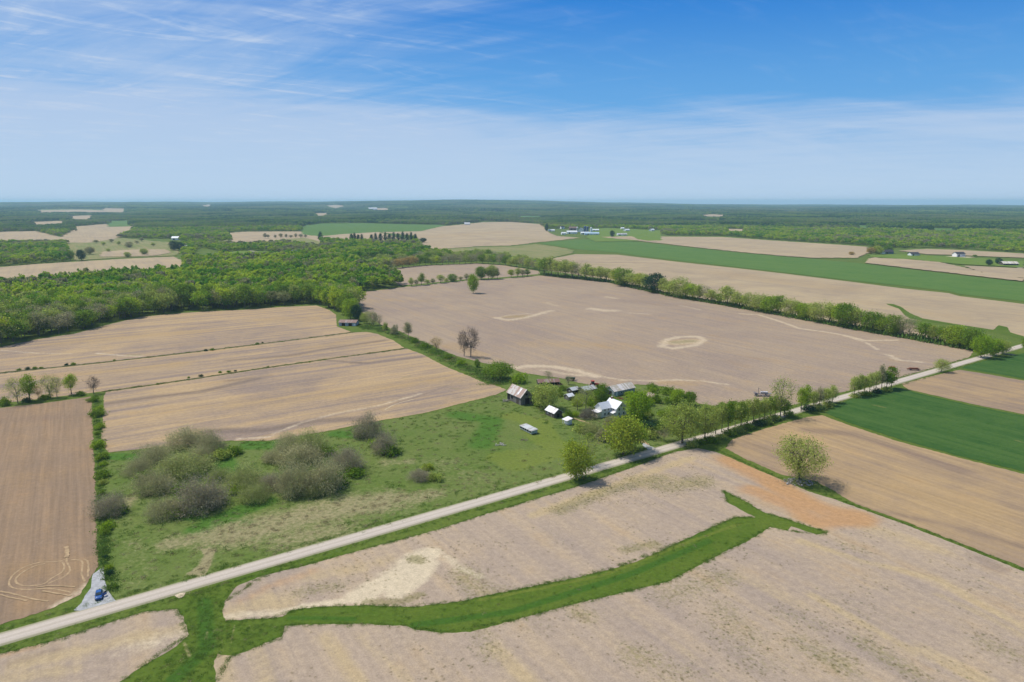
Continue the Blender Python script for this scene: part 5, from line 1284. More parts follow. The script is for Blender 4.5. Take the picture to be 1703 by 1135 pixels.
# dark trees round the far farms and single trees in the far pastures
row = [(533, 402, 388, 12), (585, 403, 390, 10), (590, 404, 390, 10), (596, 404, 391, 9), (602, 404, 392, 8), (618, 402, 391, 8), (625, 403, 390, 9), (633, 403, 389, 10), (641, 403, 389, 9), (648, 402, 390, 9), (655, 402, 389, 9), (662, 403, 389, 9), (670, 402, 388, 10), (677, 403, 389, 9), (684, 403, 389, 9), (691, 404, 390, 8)]
for i, (x, b, t, w) in enumerate(row):
    tree_px(x, b, t - 1, w, 'conifer', 'dark', 'pine_tree', 'tree', 'dark pine in the distant grove left of the rolling tan field, %s from the left' % ORD[i], 'pines of the distant grove')
row = [(136, 434, 416, 13, 'dark', 'single dark green tree at the left end of the distant pasture'), (117, 433, 417, 12, 'green', 'green tree left of the single dark tree in the distant pasture'), (289, 417, 402, 14, 'dark', 'big dark tree on the left of the distant white house'), (299, 417, 403, 14, 'dark', 'big dark tree behind the distant white house'),
       (704, 404, 396, 9, 'dark', 'small dark tree alone at the edge of the rolling tan field'), (909, 385, 373, 5, 'dark', 'dark narrow tree at the left end of the distant dairy farm'), (1018, 395, 384, 7, 'dark', 'dark tree beside the grey barn right of the distant dairy farm'), (1644, 442, 432, 9, 'dark', 'dark round tree left of the distant long white barn'),
       (1661, 440, 430, 10, 'dark', 'dark tree touching the distant long white barn'), (1416, 425, 419, 8, 'rust', 'small brown tree in the distant field left of the dark-roofed house'), (1448, 424, 412, 12, 'rust', 'reddish tree left of the distant dark-roofed house'), (1460, 424, 410, 14, 'yellow', 'yellowish tree beside the distant dark-roofed house'),
       (1476, 422, 409, 14, 'green', 'green tree behind the distant dark-roofed house'), (1621, 428, 424, 6, 'green', 'small shrub right of the distant white house with grey roof'), (215, 412, 403, 12, 'grey', 'grey tree in the distant pasture'), (240, 424, 414, 12, 'olive', 'olive tree in the middle of the distant pasture'),
       (150, 424, 411, 13, 'grey', 'greyish tree at the left of the distant pasture'), (212, 428, 420, 10, 'olive', 'low olive tree at the lower edge of the distant pasture')]
for x, b, t, w, l, lab in row: tree_px(x, b, t, w, 'leafy', l, 'broadleaf_tree', 'tree', lab)
for i, (x, w) in enumerate([(441, 8), (446, 6), (458, 6), (467, 8), (476, 6), (484, 8), (492, 6), (500, 9), (508, 7)]):
    tree_px(x, 397 - i * .15, 389 + i % 3, w * .8, 'slender', 'woodgrey', 'budding_tree', 'tree', 'greyish tree in the sparse row along the distant tan strip, %s from the left' % ORD[i], 'sparse row on the distant tan strip')
for i, (x, y, w, l) in enumerate([(160, 405, 10, 'grey'), (172, 409, 8, 'olive'), (186, 404, 9, 'woodgrey'), (198, 408, 8, 'olive'), (228, 406, 8, 'grey'), (255, 410, 9, 'olive'), (180, 420, 8, 'olive'), (236, 402, 9, 'woodgrey')]):
    tree_px(x, y, y - 6, w * .85, 'slender', l, 'pasture_tree', 'tree', 'small dull tree scattered over the distant yellow-green pasture', 'small trees of the distant pasture')
# ---------------------------------------------------------------- buildings
BW = boards('barn_boards', (0.17, 0.155, 0.145), (0.26, 0.24, 0.225))
BWD = boards('dark_boards', (0.09, 0.075, 0.065), (0.15, 0.125, 0.105))
CLAP = plain('white_clapboard', (0.74, 0.74, 0.72), 0.6, var=0.08)
CREAM = plain('cream_siding', (0.76, 0.70, 0.46), 0.7, var=0.1)
GLASS = plain('window_glass', (0.03, 0.045, 0.05), 0.1, var=0.2, spec=0.8)
DARKIN = plain('dark_opening', (0.015, 0.013, 0.012), 0.9)
TINR = tin('rusty_tin', (0.50, 0.47, 0.44), (0.33, 0.20, 0.15), 0.75, 1.6)
TINW = tin('white_tin', (0.80, 0.78, 0.80), (0.45, 0.38, 0.36), 0.15)
TINP = tin('pink_white_tin', (0.80, 0.72, 0.67), (0.55, 0.47, 0.34), 0.5)
TINB = tin('brown_tin', (0.30, 0.22, 0.19), (0.22, 0.11, 0.08), 0.7)
TING = tin('grey_tin', (0.54, 0.55, 0.55), (0.35, 0.32, 0.28), 0.3)
SHING = plain('dark_shingles', (0.055, 0.055, 0.065), 0.9, var=0.3)
SHINGW = plain('pale_shingles', (0.76, 0.76, 0.80), 0.8, var=0.06)
BLUEM = plain('blue_steel', (0.42, 0.55, 0.66), 0.5, var=0.1)
SILO = plain('silo_blue', (0.035, 0.075, 0.20), 0.35, var=0.1, spec=0.5)
CONC = plain('concrete', (0.45, 0.44, 0.41), 0.9, var=0.15)
BRICK = plain('chimney_brick', (0.28, 0.12, 0.08), 0.9)
WOODP = plain('wood_trim', (0.30, 0.26, 0.21), 0.9)


def house(name, label, cat, x, y, ang, Lr, W, hw, hr, wall, roof, over=0.45, group=None, z=0.0, parts=(), skew=0.0, open_side=None):
    """gabled building, ridge along local x; parts: (kind, face, along, z0, w, h)"""
    e = empty(name, (x, y, float(hgt(x, y)) + z), ang)
    tag(e, label, cat, group)
    w = MB()
    if open_side is None:
        prof = [(-W / 2, 0), (W / 2, 0), (W / 2, hw), (0, hw + hr), (-W / 2, hw)]
        w.prism(prof, -Lr / 2, Lr / 2, 'x')
    else:       # open-fronted: three thin walls
        t = 0.12
        w.prism([(W / 2 - t, 0), (W / 2, 0), (W / 2, hw - .02), (W / 2 - t, hw - .02)], -Lr / 2, Lr / 2, 'x')
        for s in (-1, 1):
            w.prism([(-W / 2, 0), (W / 2 - t - .01, 0), (W / 2 - t - .01, hw), (0, hw + hr * .95), (-W / 2, hw)], s * Lr / 2 - (t if s > 0 else 0), s * Lr / 2 + (0 if s > 0 else t), 'x')
    if skew:
        w.v = [(a + skew * c, b, c) for a, b, c in w.v]
    w.build('wall', wall, e)
    r = MB(); sl = hr / (W / 2)
    for s in (-1, 1):
        q = [(0, hw + hr + 0.03), (s * (W / 2 + over), hw - over * sl + 0.03), (s * (W / 2 + over), hw - over * sl + 0.16), (0, hw + hr + 0.17)]
        if s < 0: q = q[::-1]
        r.prism(q, -Lr / 2 - over, Lr / 2 + over, 'x')
    if skew: r.v = [(a + skew * c, b, c) for a, b, c in r.v]
    ro = r.build('roof', roof, e)
    for p in parts:
        kind, face, al, z0, pw, ph = p[:6]
        mt = p[6] if len(p) > 6 else (GLASS if kind == 'window' else DARKIN)
        b = MB(); fr = MB()
        if face in ('f', 'b'):
            s = -1 if face == 'f' else 1
            b.box(al, s * (W / 2 + .03), z0 + ph / 2, pw, .10, ph)
            if kind == 'window':
                for dz in (-ph / 2 - .05, ph / 2 + .05): fr.box(al, s * (W / 2 + .05), z0 + ph / 2 + dz, pw + .22, .14, .1)
                for dx_ in (-pw / 2 - .055, pw / 2 + .055): fr.box(al + dx_, s * (W / 2 + .05), z0 + ph / 2, .1, .14, ph - .01)
        else:
            s = -1 if face == 'l' else 1
            b.box(s * (Lr / 2 + .03), al, z0 + ph / 2, .10, pw, ph)
            if kind == 'window':
                for dz in (-ph / 2 - .05, ph / 2 + .05): fr.box(s * (Lr / 2 + .05), al, z0 + ph / 2 + dz, .14, pw + .22, .1)
                for dx_ in (-pw / 2 - .055, pw / 2 + .055): fr.box(s * (Lr / 2 + .05), al + dx_, z0 + ph / 2, .14, .1, ph - .01)
        if skew:
            b.v = [(a + skew * c, bb, c) for a, bb, c in b.v]
        bo = b.build(kind, mt, e)
        if fr.v: fr.build('frame', CLAP, bo)
    return e


def at(px, py, z=0): return P(px, py, z)


# old weathered barn
x, y = at(868, 671)
e = house('barn', 'old weathered grey barn with a rusty patched tin roof at the edge of the pasture', 'barn', x - 1.2, y + 3.6, A2, 13.5, 7.2, 4.4, 3.6, BW, TINR, 0.5, parts=[
    ('doorway', 'f', -5.3, 0.0, 2.3, 3.9), ('doorway', 'f', -2.0, 1.6, 1.6, 1.5), ('doorway', 'r', 0.4, 0.0, 2.6, 3.4), ('doorway', 'r', 0.0, 4.9, 1.2, 1.1), ('door', 'f', 3.5, 0.0, 2.4, 2.8, BWD)])
rp = MB(); rp.prism([(-2.3, 5.46), (-0.6, 7.16), (-0.6, 7.20), (-2.3, 5.50)][::1], 1.2, 3.6, 'x')
sl = 3.6 / 3.6
rp = MB(); rp.prism([(-3.2, 4.4 + .4 + .175), (-0.3, 8.0 - .3 + .175), (-0.3, 8.0 - .3 + .20), (-3.2, 4.4 + .4 + .20)], 1.6, 3.4, 'x'); rp.build('roof_patch', TINW, e)
# its collapsed lean-to boards
b = MB(); rng = random.Random(4)
for i in range(9): b.box(rng.uniform(-2.2, 2.2), rng.uniform(-1.5, 1.5), .25 + i * .06, rng.uniform(2.5, 4.5), .3, .05, rng.uniform(0, 3), rng.uniform(-.12, .12))
x2, y2 = at(843, 668)
o = b.build('board_heap', BW); o.location = (x2, y2, 0.05); tag(o, 'heap of fallen grey boards at the open left end of the old barn', 'board heap')
# small white-roofed shed
x, y = at(922, 694)
house('shed', 'small dark board shed with a bright white tin roof in the farmyard', 'shed', x - .2, y + 2.3, A2, 7.4, 4.8, 2.6, 1.7, BWD, TINW, 0.4, parts=[('doorway', 'r', 0, 0, 1.4, 2.1), ('door', 'f', 1.6, 0, 1.2, 2.0, BW), ('window', 'f', -1.8, 1.0, .8, .7)])
# lean-to hut with white legs
x, y = at(943, 707)
e = empty('lean_to_hut', (x + .3, y + 1.5, 0), A2); tag(e, 'tiny white-roofed hut with pale posts in front of the small board shed', 'hut')
r = MB(); r.prism([(-1.9, 2.15), (1.9, 2.9), (1.9, 3.0), (-1.9, 2.25)], -2.1, 2.1, 'x'); r.build('roof', TINW, e)
w = MB(); w.prism([(-.6, 0), (1.6, 0), (1.6, 2.8), (-.6, 2.36)], -1.6, 1.6, 'x'); w.build('wall', CLAP, e)
for sx in (-1.7, -.5, .7, 1.7):
    p = MB(); p.box(sx, -1.7, 1.08, .14, .14, 2.16); p.build('post', CLAP, e)
# long low trailer-like coop
x, y = at(876, 720)
e = empty('poultry_house', (x + .9, y + 2.0, 0), A2); tag(e, 'long low pale grey coop with a flat metal roof standing on the mown grass', 'coop')
w = MB(); w.prism([(-1.7, .35), (1.7, .35), (1.7, 2.0), (-1.7, 1.7)], -4.8, 4.8, 'x'); w.build('wall', plain('coop_paint', (0.42, 0.46, 0.42), .8, var=.25), e)
r = MB(); r.prism([(-2.0, 1.74), (1.95, 2.08), (1.95, 2.18), (-2.0, 1.84)], -5.1, 5.1, 'x'); r.build('roof', TING, e)
for k in range(5):
    d = MB(); d.box(-3.8 + k * 1.9, -1.73, 1.15, 1.3, .08, .7); d.build('opening', DARKIN, e)
s = MB(); s.box(0, -1.2, .2, 9.8, .2, .4); s.box(0, 1.2, .2, 9.8, .2, .4); s.build('skid', WOODP, e)
# collapsed brown shed
x, y = at(912, 641)
e = empty('collapsed_shed', (x, y + 3, 0), A1 - .45); tag(e, 'long sagging brown shed open underneath at the back edge of the farmyard', 'shed')
r = MB(); r.prism([(-3.2, 1.6), (0, 3.0), (0, 3.12), (-3.2, 1.72)], -6.6, 6.6, 'x'); r.prism([(.02, 2.98), (3.0, 1.3), (3.0, 1.42), (.02, 3.1)], -6.6, 6.6, 'x'); r.build('roof', TINB, e)
w = MB(); w.box(0, 2.8, .65, 12.6, .15, 1.3); w.box(-6.2, 0, .8, .15, 5.4, 1.6); w.build('wall', BWD, e)
for k in range(5):
    p = MB(); p.box(-6.0 + 3 * k, -2.9, .8, .2, .2, 1.6); p.build('post', WOODP, e)
d = MB(); d.box(4.3, -2.2, .7, 3.2, .5, 1.35); d.build('doorway', DARKIN, e)
# pale sheds in the middle
x, y = at(980, 656)
house('shed', 'low grey shed with a pale roof beside the red machine', 'shed', x - 1, y + 3.5, A1, 8.6, 6.5, 2.5, 1.3, BW, TING, 0.4, parts=[('doorway', 'f', 2.2, 0, 2.0, 2.1), ('doorway', 'f', -2.2, 0, 1.6, 1.9), ('window', 'f', 0, 1.1, .8, .7)])
x, y = at(954, 656)
house('shed', 'old shed with a mossy grey roof left of the low grey shed', 'shed', x, y + 3.2, A1, 5.2, 4.6, 2.1, 1.1, BWD, TING, 0.3, parts=[('doorway', 'f', 0.5, 0, 1.4, 1.8), ('window', 'l', 0, 1, .7, .6)])
x, y = at(947, 666)
house('shed', 'little shed with a lavender-grey roof left of the budding farmyard trees', 'shed', x, y + 2.2, A1, 3.8, 4.0, 2.0, 1.1, BW, SHINGW, 0.3, parts=[('doorway', 'f', 0, 0, 1.0, 1.8), ('window', 'l', 0, .9, .6, .6)])
# long low shed, pinkish-white roof
x, y = at(1037, 657)
house('machine_shed', 'long low shed with a pinkish-white roof and blue-grey walls behind the farmhouse', 'shed', x - 1.4, y + 3.8, A1, 15.5, 7.4, 2.9, 2.2, plain('shed_bluegrey', (0.25, 0.29, 0.31), .8, var=.2), TINP, 0.4, parts=[
    ('doorway', 'l', 0, 0, 3.2, 2.6), ('door', 'f', -6.0, 0, 1.4, 2.3, CLAP), ('window', 'f', -2.5, 1.2, 1.2, .8), ('window', 'f', .8, 1.2, 1.2, .8), ('window', 'f', 4.0, 1.2, 1.2, .8)])
x, y = at(1009, 655)
house('shed', 'dark open lean-to at the left end of the long low shed', 'shed', x + .3, y + 3.6, A1, 3.4, 4.6, 2.3, .7, BWD, TINB, .25, open_side='f')
# brown-roofed hut
x, y = at(1086, 667)
house('hut', 'small hut with a brown rusty roof right of the bright green tree', 'hut', x, y + 2.6, A2, 5.6, 5.0, 1.9, 1.5, BWD, TINB, .5, parts=[('doorway', 'r', 0, 0, 1.8, 1.7), ('doorway', 'f', 1, 0, 1.2, 1.6)])
# white farmhouse
x, y = at(1031, 694)
hx, hy = x - 1.6, y + 4.4
e = house('farmhouse', 'white two-storey farmhouse with pale roofs in the middle of the farmyard', 'house', hx, hy, A2, 8.6, 6.6, 4.7, 2.8, CLAP, SHINGW, .5, parts=[
    ('window', 'r', -1.5, .9, .9, 1.4), ('window', 'r', 1.5, .9, .9, 1.4), ('window', 'r', -1.5, 3.3, .9, 1.3), ('window', 'r', 1.5, 3.3, .9, 1.3), ('window', 'r', 0, 5.3, .7, .8),
    ('window', 'f', -2.4, 3.3, .8, 1.1), ('window', 'f', 2.4, 3.3, .8, 1.1), ('door', 'f', 0, 0, 1.0, 2.1, plain('door_green', (.05, .12, .07), .6))])
w = MB()   # cross wing behind, lower cream annex and porch
w.prism([(-2.6, 0), (2.6, 0), (2.6, 4.6), (0, 6.9), (-2.6, 4.6)], -9.4, -3.32, 'y'); w.v = [(a - 1.9, b, c) for a, b, c in w.v]
w.build('wing', CLAP, e)
r = MB()
for s in (-1, 1):
    q = [(0, 6.95), (s * 3.0, 4.28), (s * 3.0, 4.42), (0, 7.1)]
    r.prism(q, -9.8, 1.0 - 2.2, 'y')
r.v = [(a - 1.9, b, c) for a, b, c in r.v]
# trim the part that would run through the main roof by starting it at the wall
r.v = [(a, min(b, -3.2), c) for a, b, c in r.v]
r.build('wing_roof', SHINGW, e)
w = MB(); w.prism([(-3.3, 0), (1.2, 0), (1.2, 2.7), (-3.3, 2.7)], -11.9, -9.42, 'y'); w.v = [(a - .9, b, c) for a, b, c in w.v]; w.build('annex', CREAM, e)
r = MB(); r.prism([(-3.6, 2.73), (1.5, 2.73), (1.5, 2.9), (-3.6, 2.9)], -12.2, -9.44, 'y'); r.v = [(a - .9, b, c + (b + 9.4) * .12 + .45) for a, b, c in r.v]; r.build('annex_roof', TINW, e)
r = MB(); r.prism([(-5.4, 2.35), (-3.36, 2.95), (-3.36, 3.05), (-5.4, 2.45)], 1.0, 4.4, 'x'); r.build('porch_roof', TINW, e)
for k in range(3):
    p = MB(); p.box(1.2 + k * 1.5, -5.2, 1.2, .16, .16, 2.36); p.build('porch_post', CLAP, e)
c = MB(); c.box(-3.0, .0, 7.7, .7, .7, 1.7); co = c.build('chimney', BRICK, e); c = MB(); c.box(-3.0, 0, 8.6, .85, .85, .12); c.build('chimney_cap', CONC, co)
for yy, xx in ((-7.5, .72), (-5.2, .72)):
    for z0 in (1.0, 3.2):
        g = MB(); g.box(xx + .03, yy, z0 + .6, .1, .8, 1.2); g.build('window', GLASS, e)
g = MB(); g.box(-1.9, -11.94, 1.5, .9, .1, 1.0); g.build('window', GLASS, e)
# shed by the wood
x, y = at(578, 543)
house('field_shed', 'low shed with a rusty brown roof and blue-grey front at the wood corner', 'shed', x, y + 6, A2 + .9, 15, 9, 3.0, 1.6, plain('shed_blue', (0.34, 0.38, 0.42), .8), TINB, .5, parts=[('doorway', 'f', -3.5, 0, 3.0, 2.4), ('doorway', 'f', 2.5, 0, 3.0, 2.4), ('door', 'f', 6.3, 0, 1.6, 2.2, CLAP)])

# ---------------------------------------------------------------- far farms
def silo(x, y, r, h, mat, cap, label, group=None):
    e = empty('silo', (x, y, float(hgt(x, y)))); tag(e, label, 'silo', group)
    b = MB(); b.tube((0, 0, 0), (0, 0, h), r, 16); b.build('silo_barrel', mat, e)
    d = MB(); n = 16
    for i in range(4):
        a0, a1 = i / 4 * 1.5, (i + 1) / 4 * 1.5
        d.tube((0, 0, h + .02 + math.sin(a0) * r * .6), (0, 0, h + .02 + math.sin(a1) * r * .6), r * math.cos(a0) * 1.02, 16, r * math.cos(a1) * 1.02)
    d.build('dome', cap, e)
    return e


def far(px, py, Lr, W, hw, hr, ang, wall, roof, label, name='barn', cat='barn', parts=None, group=None):
    x, y = at(px, py)
    if parts is None:
        parts = [('doorway', 'f', -Lr * .25, 0, min(4, Lr * .16), hw * .8), ('doorway', 'r', 0, 0, W * .3, hw * .8), ('window', 'f', Lr * .2, hw * .35, Lr * .06, hw * .3), ('window', 'f', Lr * .36, hw * .35, Lr * .06, hw * .3)]
    house(name, label, cat, x, y, ang, Lr, W, hw, hr, wall, roof, .8, group=group, parts=parts)


D = 'distant dairy farm'
WM = plain('white_steel', (0.78, 0.79, 0.80), .5, var=.05)
far(917, 385, 22, 12, 4, 2.5, .1, WM, WM, 'small white house at the left end of the %s' % D, 'house', 'house')
far(937, 390.5, 14, 11, 5, 3, .2, WM, WM, 'small white barn at the front left of the %s' % D)
far(935, 381, 14, 12, 7, 5, .4, WM, SHING, 'white house with a dark roof behind the %s' % D, 'house', 'house')
far(951, 389, 34, 14, 6, 4, .05, WM, WM, 'long white barn in the middle of the %s' % D)
far(953, 383, 30, 14, 8, 5, .1, plain('red_barn', (.22, .12, .10), .8), TINB, 'brown-roofed barn behind the long white barn of the %s' % D)
far(966, 386, 22, 16, 8, 7, 1.4, WM, TING, 'tall grey-roofed barn beside the dark silos of the %s' % D)
far(973, 390, 28, 12, 5, 3, .0, WM, WM, 'low white shed in front of the silos of the %s' % D)
far(984, 391, 46, 16, 5, 3.4, -.05, BLUEM, BLUEM, 'long light blue shed at the front of the %s' % D)
far(990, 385, 24, 12, 5, 3, .1, WM, WM, 'white shed at the right end of the %s' % D)
x, y = at(972.5, 387); silo(x, y, 4.2, 20, SILO, SILO, 'dark blue silo, left one of the pair at the %s' % D)
x, y = at(977, 386); silo(x, y, 3.6, 17, SILO, SILO, 'dark blue silo, right one of the pair at the %s' % D)
x, y = at(983, 387); silo(x, y, 4.0, 15, WM, WM, 'white silo right of the dark silos at the %s' % D)
x, y = at(960, 387); silo(x, y, 3.0, 17, CONC, WM, 'grey concrete silo left of the dark silos at the %s' % D)
far(1034, 392.5, 30, 13, 5, 3.2, .1, WM, TING, 'grey barn with a pale roof right of the %s' % D)
far(1042, 385, 20, 12, 5, 3.5, .6, WM, WM, 'white house behind the grey barn right of the %s' % D, 'house', 'house')
far(1035, 382, 12, 10, 5, 3, .1, WM, WM, 'small white house among trees right of the %s' % D, 'house', 'house')
far(1084, 385, 20, 12, 5, 4, .8, WM, WM, 'white farmhouse at the left edge of the far right wood', 'house', 'house')
far(1475, 423, 20, 13, 5, 4, .2, plain('slate_siding', (.10, .16, .20), .7), SHING, 'dark house with a dark roof among coloured trees on the distant right', 'house', 'house')
far(1519, 426, 17, 12, 4, 3.5, .1, WM, SHING, 'white house with a dark roof on bare ground on the distant right', 'house', 'house')
far(1594, 427.5, 18, 12, 6, 3.5, .15, WM, SHING, 'two-storey white house with a dark roof on the distant right', 'house', 'house')
far(1677, 442, 24, 12, 4, 3, -.05, BWD, TINP, 'long barn with a white roof at the distant right edge', 'barn', 'barn')
far(295, 399.5, 26, 14, 6, 4, .1, WM, WM, 'long white barn above the big dark trees on the distant left', 'barn', 'barn')
far(306, 416, 14, 10, 6, 4, .3, WM, TING, 'white house beside the big dark trees on the distant left', 'house', 'house')
far(493, 424, 17, 12, 6, 3.6, .2, plain('navy_siding', (.04, .07, .16), .6), plain('navy_roof', (.02, .035, .09), .5), 'dark blue house at the back edge of the near wood', 'house', 'house')
far(586, 402.5, 12, 10, 5, 3, .2, WM, WM, 'white house among the distant pines', 'house', 'house')
far(138, 371.5, 30, 14, 6, 4, .0, WM, WM, 'white barn on the left of the far left farm', 'barn', 'barn')
far(152, 371.5, 28, 14, 6, 4, .1, WM, TING, 'pale barn on the right of the far left farm', 'barn', 'barn')
for px, py, L0, lab in ((222, 358.5, 60, 'tiny white building in the forest at the far left'), (282, 371, 30, 'tiny white house in the woods left of centre'), (620, 351.5, 170, 'long white building low on the horizon left of centre'), (656, 370.5, 50, 'pale building beside the far green field'),
                        (713, 347, 80, 'white building high in the forest left of the rolling field'), (723, 361, 50, 'white house in the forest behind the rolling field'), (777, 374, 45, 'long grey shed at the top edge of the rolling field'), (838, 368, 60, 'white shed on the crest of the rolling field'), (833, 355, 45, 'white house in the forest above the rolling field'),
                        (1184, 379, 30, 'tiny white house in the wood right of the dairy farm'), (1290, 363, 70, 'grey building in the far right forest'), (1470, 369, 50, 'pale building in the forest left of the far right corner'), (1237, 341, 60, 'speck of a white tower block on the right horizon')):
    far(px, py, L0 * .55, L0 * .28, L0 * .09 + 2, L0 * .05 + 1, .1 * (px % 7), WM, WM, lab, 'house' if L0 < 60 else 'barn', 'house' if L0 < 60 else 'barn', parts=())
# thin radio mast on the horizon
x, y = at(517, 345)
e = empty('radio_mast', (x, y, float(hgt(x, y)))); tag(e, 'thin radio mast rising above the horizon left of centre', 'mast')
H9 = 100
m9 = MB()
for k in range(3):
    a = k * 2.094; m9.tube((1.6 * math.cos(a), 1.6 * math.sin(a), 0), (.8 * math.cos(a), .8 * math.sin(a), H9), .5, 5)
for k in range(12):
    z = k * H9 / 12
    for j in range(3):
        a, b2 = j * 2.094, (j + 1) * 2.094; m9.tube((1.5 * math.cos(a), 1.5 * math.sin(a), z), (1.4 * math.cos(b2), 1.4 * math.sin(b2), z + H9 / 12), .2, 4)
m9.build('lattice', plain('mast_steel', (.35, .36, .38), .5), e)

# ---------------------------------------------------------------- machines and the car
RED = plain('faded_red', (0.42, 0.06, 0.035), 0.5, var=.25); RUST = plain('rust', (0.23, 0.09, 0.05), .8, var=.3); STEEL = plain('implement_steel', (0.20, 0.19, 0.21), .5, var=.25)
TYRE = plain('tyre_rubber', (0.02, 0.02, 0.02), .9, var=.1); PALEM = plain('pale_paint', (.50, .49, .52), .5)


def wheel(e, x, y, r, w, rim=None):
    t = MB(); t.tube((x, y - w / 2, r), (x, y + w / 2, r), r, 18); to = t.build('wheel', TYRE, e, bevel=0.03)
    q = MB(); q.tube((x, y - w / 2 - .012, r), (x, y + w / 2 + .012, r), r * .55, 12); q.build('rim', rim or STEEL, to)


def tractor(px, py, ang, label, scale=1.0):
    x, y = at(px, py); e = empty('tractor', (x, y, .05), ang); tag(e, label, 'tractor'); e.scale = (scale,) * 3
    b = MB(); b.prism([(-.5, .9), (1.9, .8), (1.95, 1.45), (.2, 1.75), (-.5, 1.6)], -.4, .4, 'y'); b.build('hood', RED, e, bevel=.04)
    c = MB(); c.box(-.95, 0, 1.2, 1.0, 1.3, .5); c.box(-.95, 0, 2.75, 1.5, 1.5, .12); c.build('cab_roof', RED, e)
    for sx in (-1.5, -.4):
        for sy in (-.62, .62):
            p = MB(); p.box(sx, sy, 2.07, .08, .08, 1.24); p.build('cab_post', STEEL, e)
    g = MB(); g.box(-.95, 0, 2.06, .9, 1.1, 1.1); g.build('cab_glass', GLASS, e)
    x2 = MB(); x2.tube((1.0, .2, 1.6), (1.0, .2, 2.4), .05, 6); x2.build('exhaust', STEEL, e)
    for sy in (-.85, .85): wheel(e, -.95, sy, .85, .42); wheel(e, 1.45, sy * .8, .45, .26)
    return e


tractor(989, 644, .2, 'red tractor parked on the field edge behind the pale-roofed shed', 1.35)
# long seed drill in the big field
x, y = at(1268, 660)
e = empty('field_implement', (x, y + 1.5, .06), -.12); tag(e, 'big dark grey towed implement with a raised mast standing in the bare field', 'farm implement')
f = MB(); f.box(0, 0, 1.15, 8.5, .25, .25); f.box(0, -1.9, 1.0, 8.2, .22, .22)
for k in range(6): f.box(-3.8 + k * 1.52, -.95, 1.08, .18, 1.9, .18)
f.build('frame', STEEL, e)
h = MB(); h.prism([(-.55, 1.5), (.55, 1.5), (.8, 2.4), (-.8, 2.4)], -.6, 3.2, 'x'); h.build('hopper', PALEM, e, bevel=.04)
mm = MB(); mm.tube((-1.6, 0, 1.2), (-1.9, 0, 4.6), .12, 6); mm.tube((-1.9, 0, 4.6), (.6, 0, 2.4), .07, 6); mm.build('mast', STEEL, e)
wg = MB(); wg.box(-3.4, -.9, 1.9, 2.6, 1.6, .14, 0, .35); wg.build('folded_wing', STEEL, e)
wg = MB(); wg.box(3.9, -.9, 1.6, 2.0, 1.5, .14, 0, -.3); wg.build('folded_wing', STEEL, e)
tg = MB(); tg.box(0, -3.2, .8, .22, 2.6, .2, .0); tg.build('drawbar', STEEL, e)
for k in range(12):
    dsk = MB(); dsk.tube((-4 + k * .72, -1.95, .45), (-3.96 + k * .72, -1.92, .45), .42, 10); dsk.build('disc', STEEL, e)
for sx in (-2.6, 2.6): wheel(e, sx, .75, .65, .4)
for i, (px, py, Lr, lab) in enumerate([(1519, 616, 7.5, 'long rusty red implement lying low on the bare field near the road'), (1483, 614, 4.5, 'small rusty red implement above the roadside clump')]):
    x, y = at(px, py); e = empty('field_implement', (x, y, .06), -.1); tag(e, lab, 'farm implement')
    f = MB(); f.box(0, -.8, .8, Lr, .3, .35); f.box(0, .8, .8, Lr, .3, .35)
    for k in range(4): f.box(-Lr / 2 + .3 + k * (Lr - .6) / 3, 0, .8, .25, 1.25, .28)
    f.build('frame', RUST, e)
    b = MB(); b.box(0, 0, 1.25, Lr * .7, 1.3, .6); b.build('bin', RED if i else RUST, e, bevel=.05)
    for k in range(6):
        q = MB(); q.prism([(-.05, 0), (.25, .0), (.05, .62), (-.05, .62)], -.05, .05, 'y'); q.v = [(a - Lr / 2 + .4 + k * (Lr - .8) / 5, bb + .8, c) for a, bb, c in q.v]; q.build('tine', STEEL, e)
    for sx in (-1, 1): wheel(e, sx * Lr * .3, -1.1, .45, .25)
# dark wagon at the field edge
x, y = at(949, 634); e = empty('farm_wagon', (x, y + 1, .05), -.25); tag(e, 'dark old farm wagon left of the red tractor at the field edge', 'wagon')
b = MB(); b.prism([(-2.6, .9), (2.6, .9), (2.8, 2.0), (-2.8, 2.0)], -1.0, 1.0, 'y'); b.build('box', plain('dark_green', (.03, .05, .03), .7), e)
t = MB(); t.box(3.6, 0, .75, 2.0, .12, .12); t.build('drawbar', STEEL, e)
for sx in (-1.7, 1.7):
    for sy in (-.9, .9): wheel(e, sx, sy, .5, .2, RUST)
x, y = at(832, 740); b = MB(); rng = random.Random(9)
for i in range(16): b.box(rng.uniform(-2.4, 2.4), rng.uniform(-1.6, 1.6), rng.uniform(.1, .5), rng.uniform(.6, 2.4), .18, .12, rng.uniform(0, 3), rng.uniform(-.3, .3))
o = b.build('scrap_heap', plain('scrap', (.42, .40, .36), .8)); o.location = (x, y, .03); tag(o, 'heap of pale scrap timber on the grass left of the coop', 'scrap heap')
x, y = at(873, 733); b = MB()
for i in range(10): b.box(rng.uniform(-1.8, 1.8), rng.uniform(-1, 1), rng.uniform(.08, .35), rng.uniform(.6, 1.8), .16, .1, rng.uniform(0, 3), rng.uniform(-.2, .2))
o = b.build('scrap_heap', plain('scrap_brown', (.24, .19, .13), .9)); o.location = (x, y, .03); tag(o, 'low brown scrap heap in front of the coop', 'scrap heap')
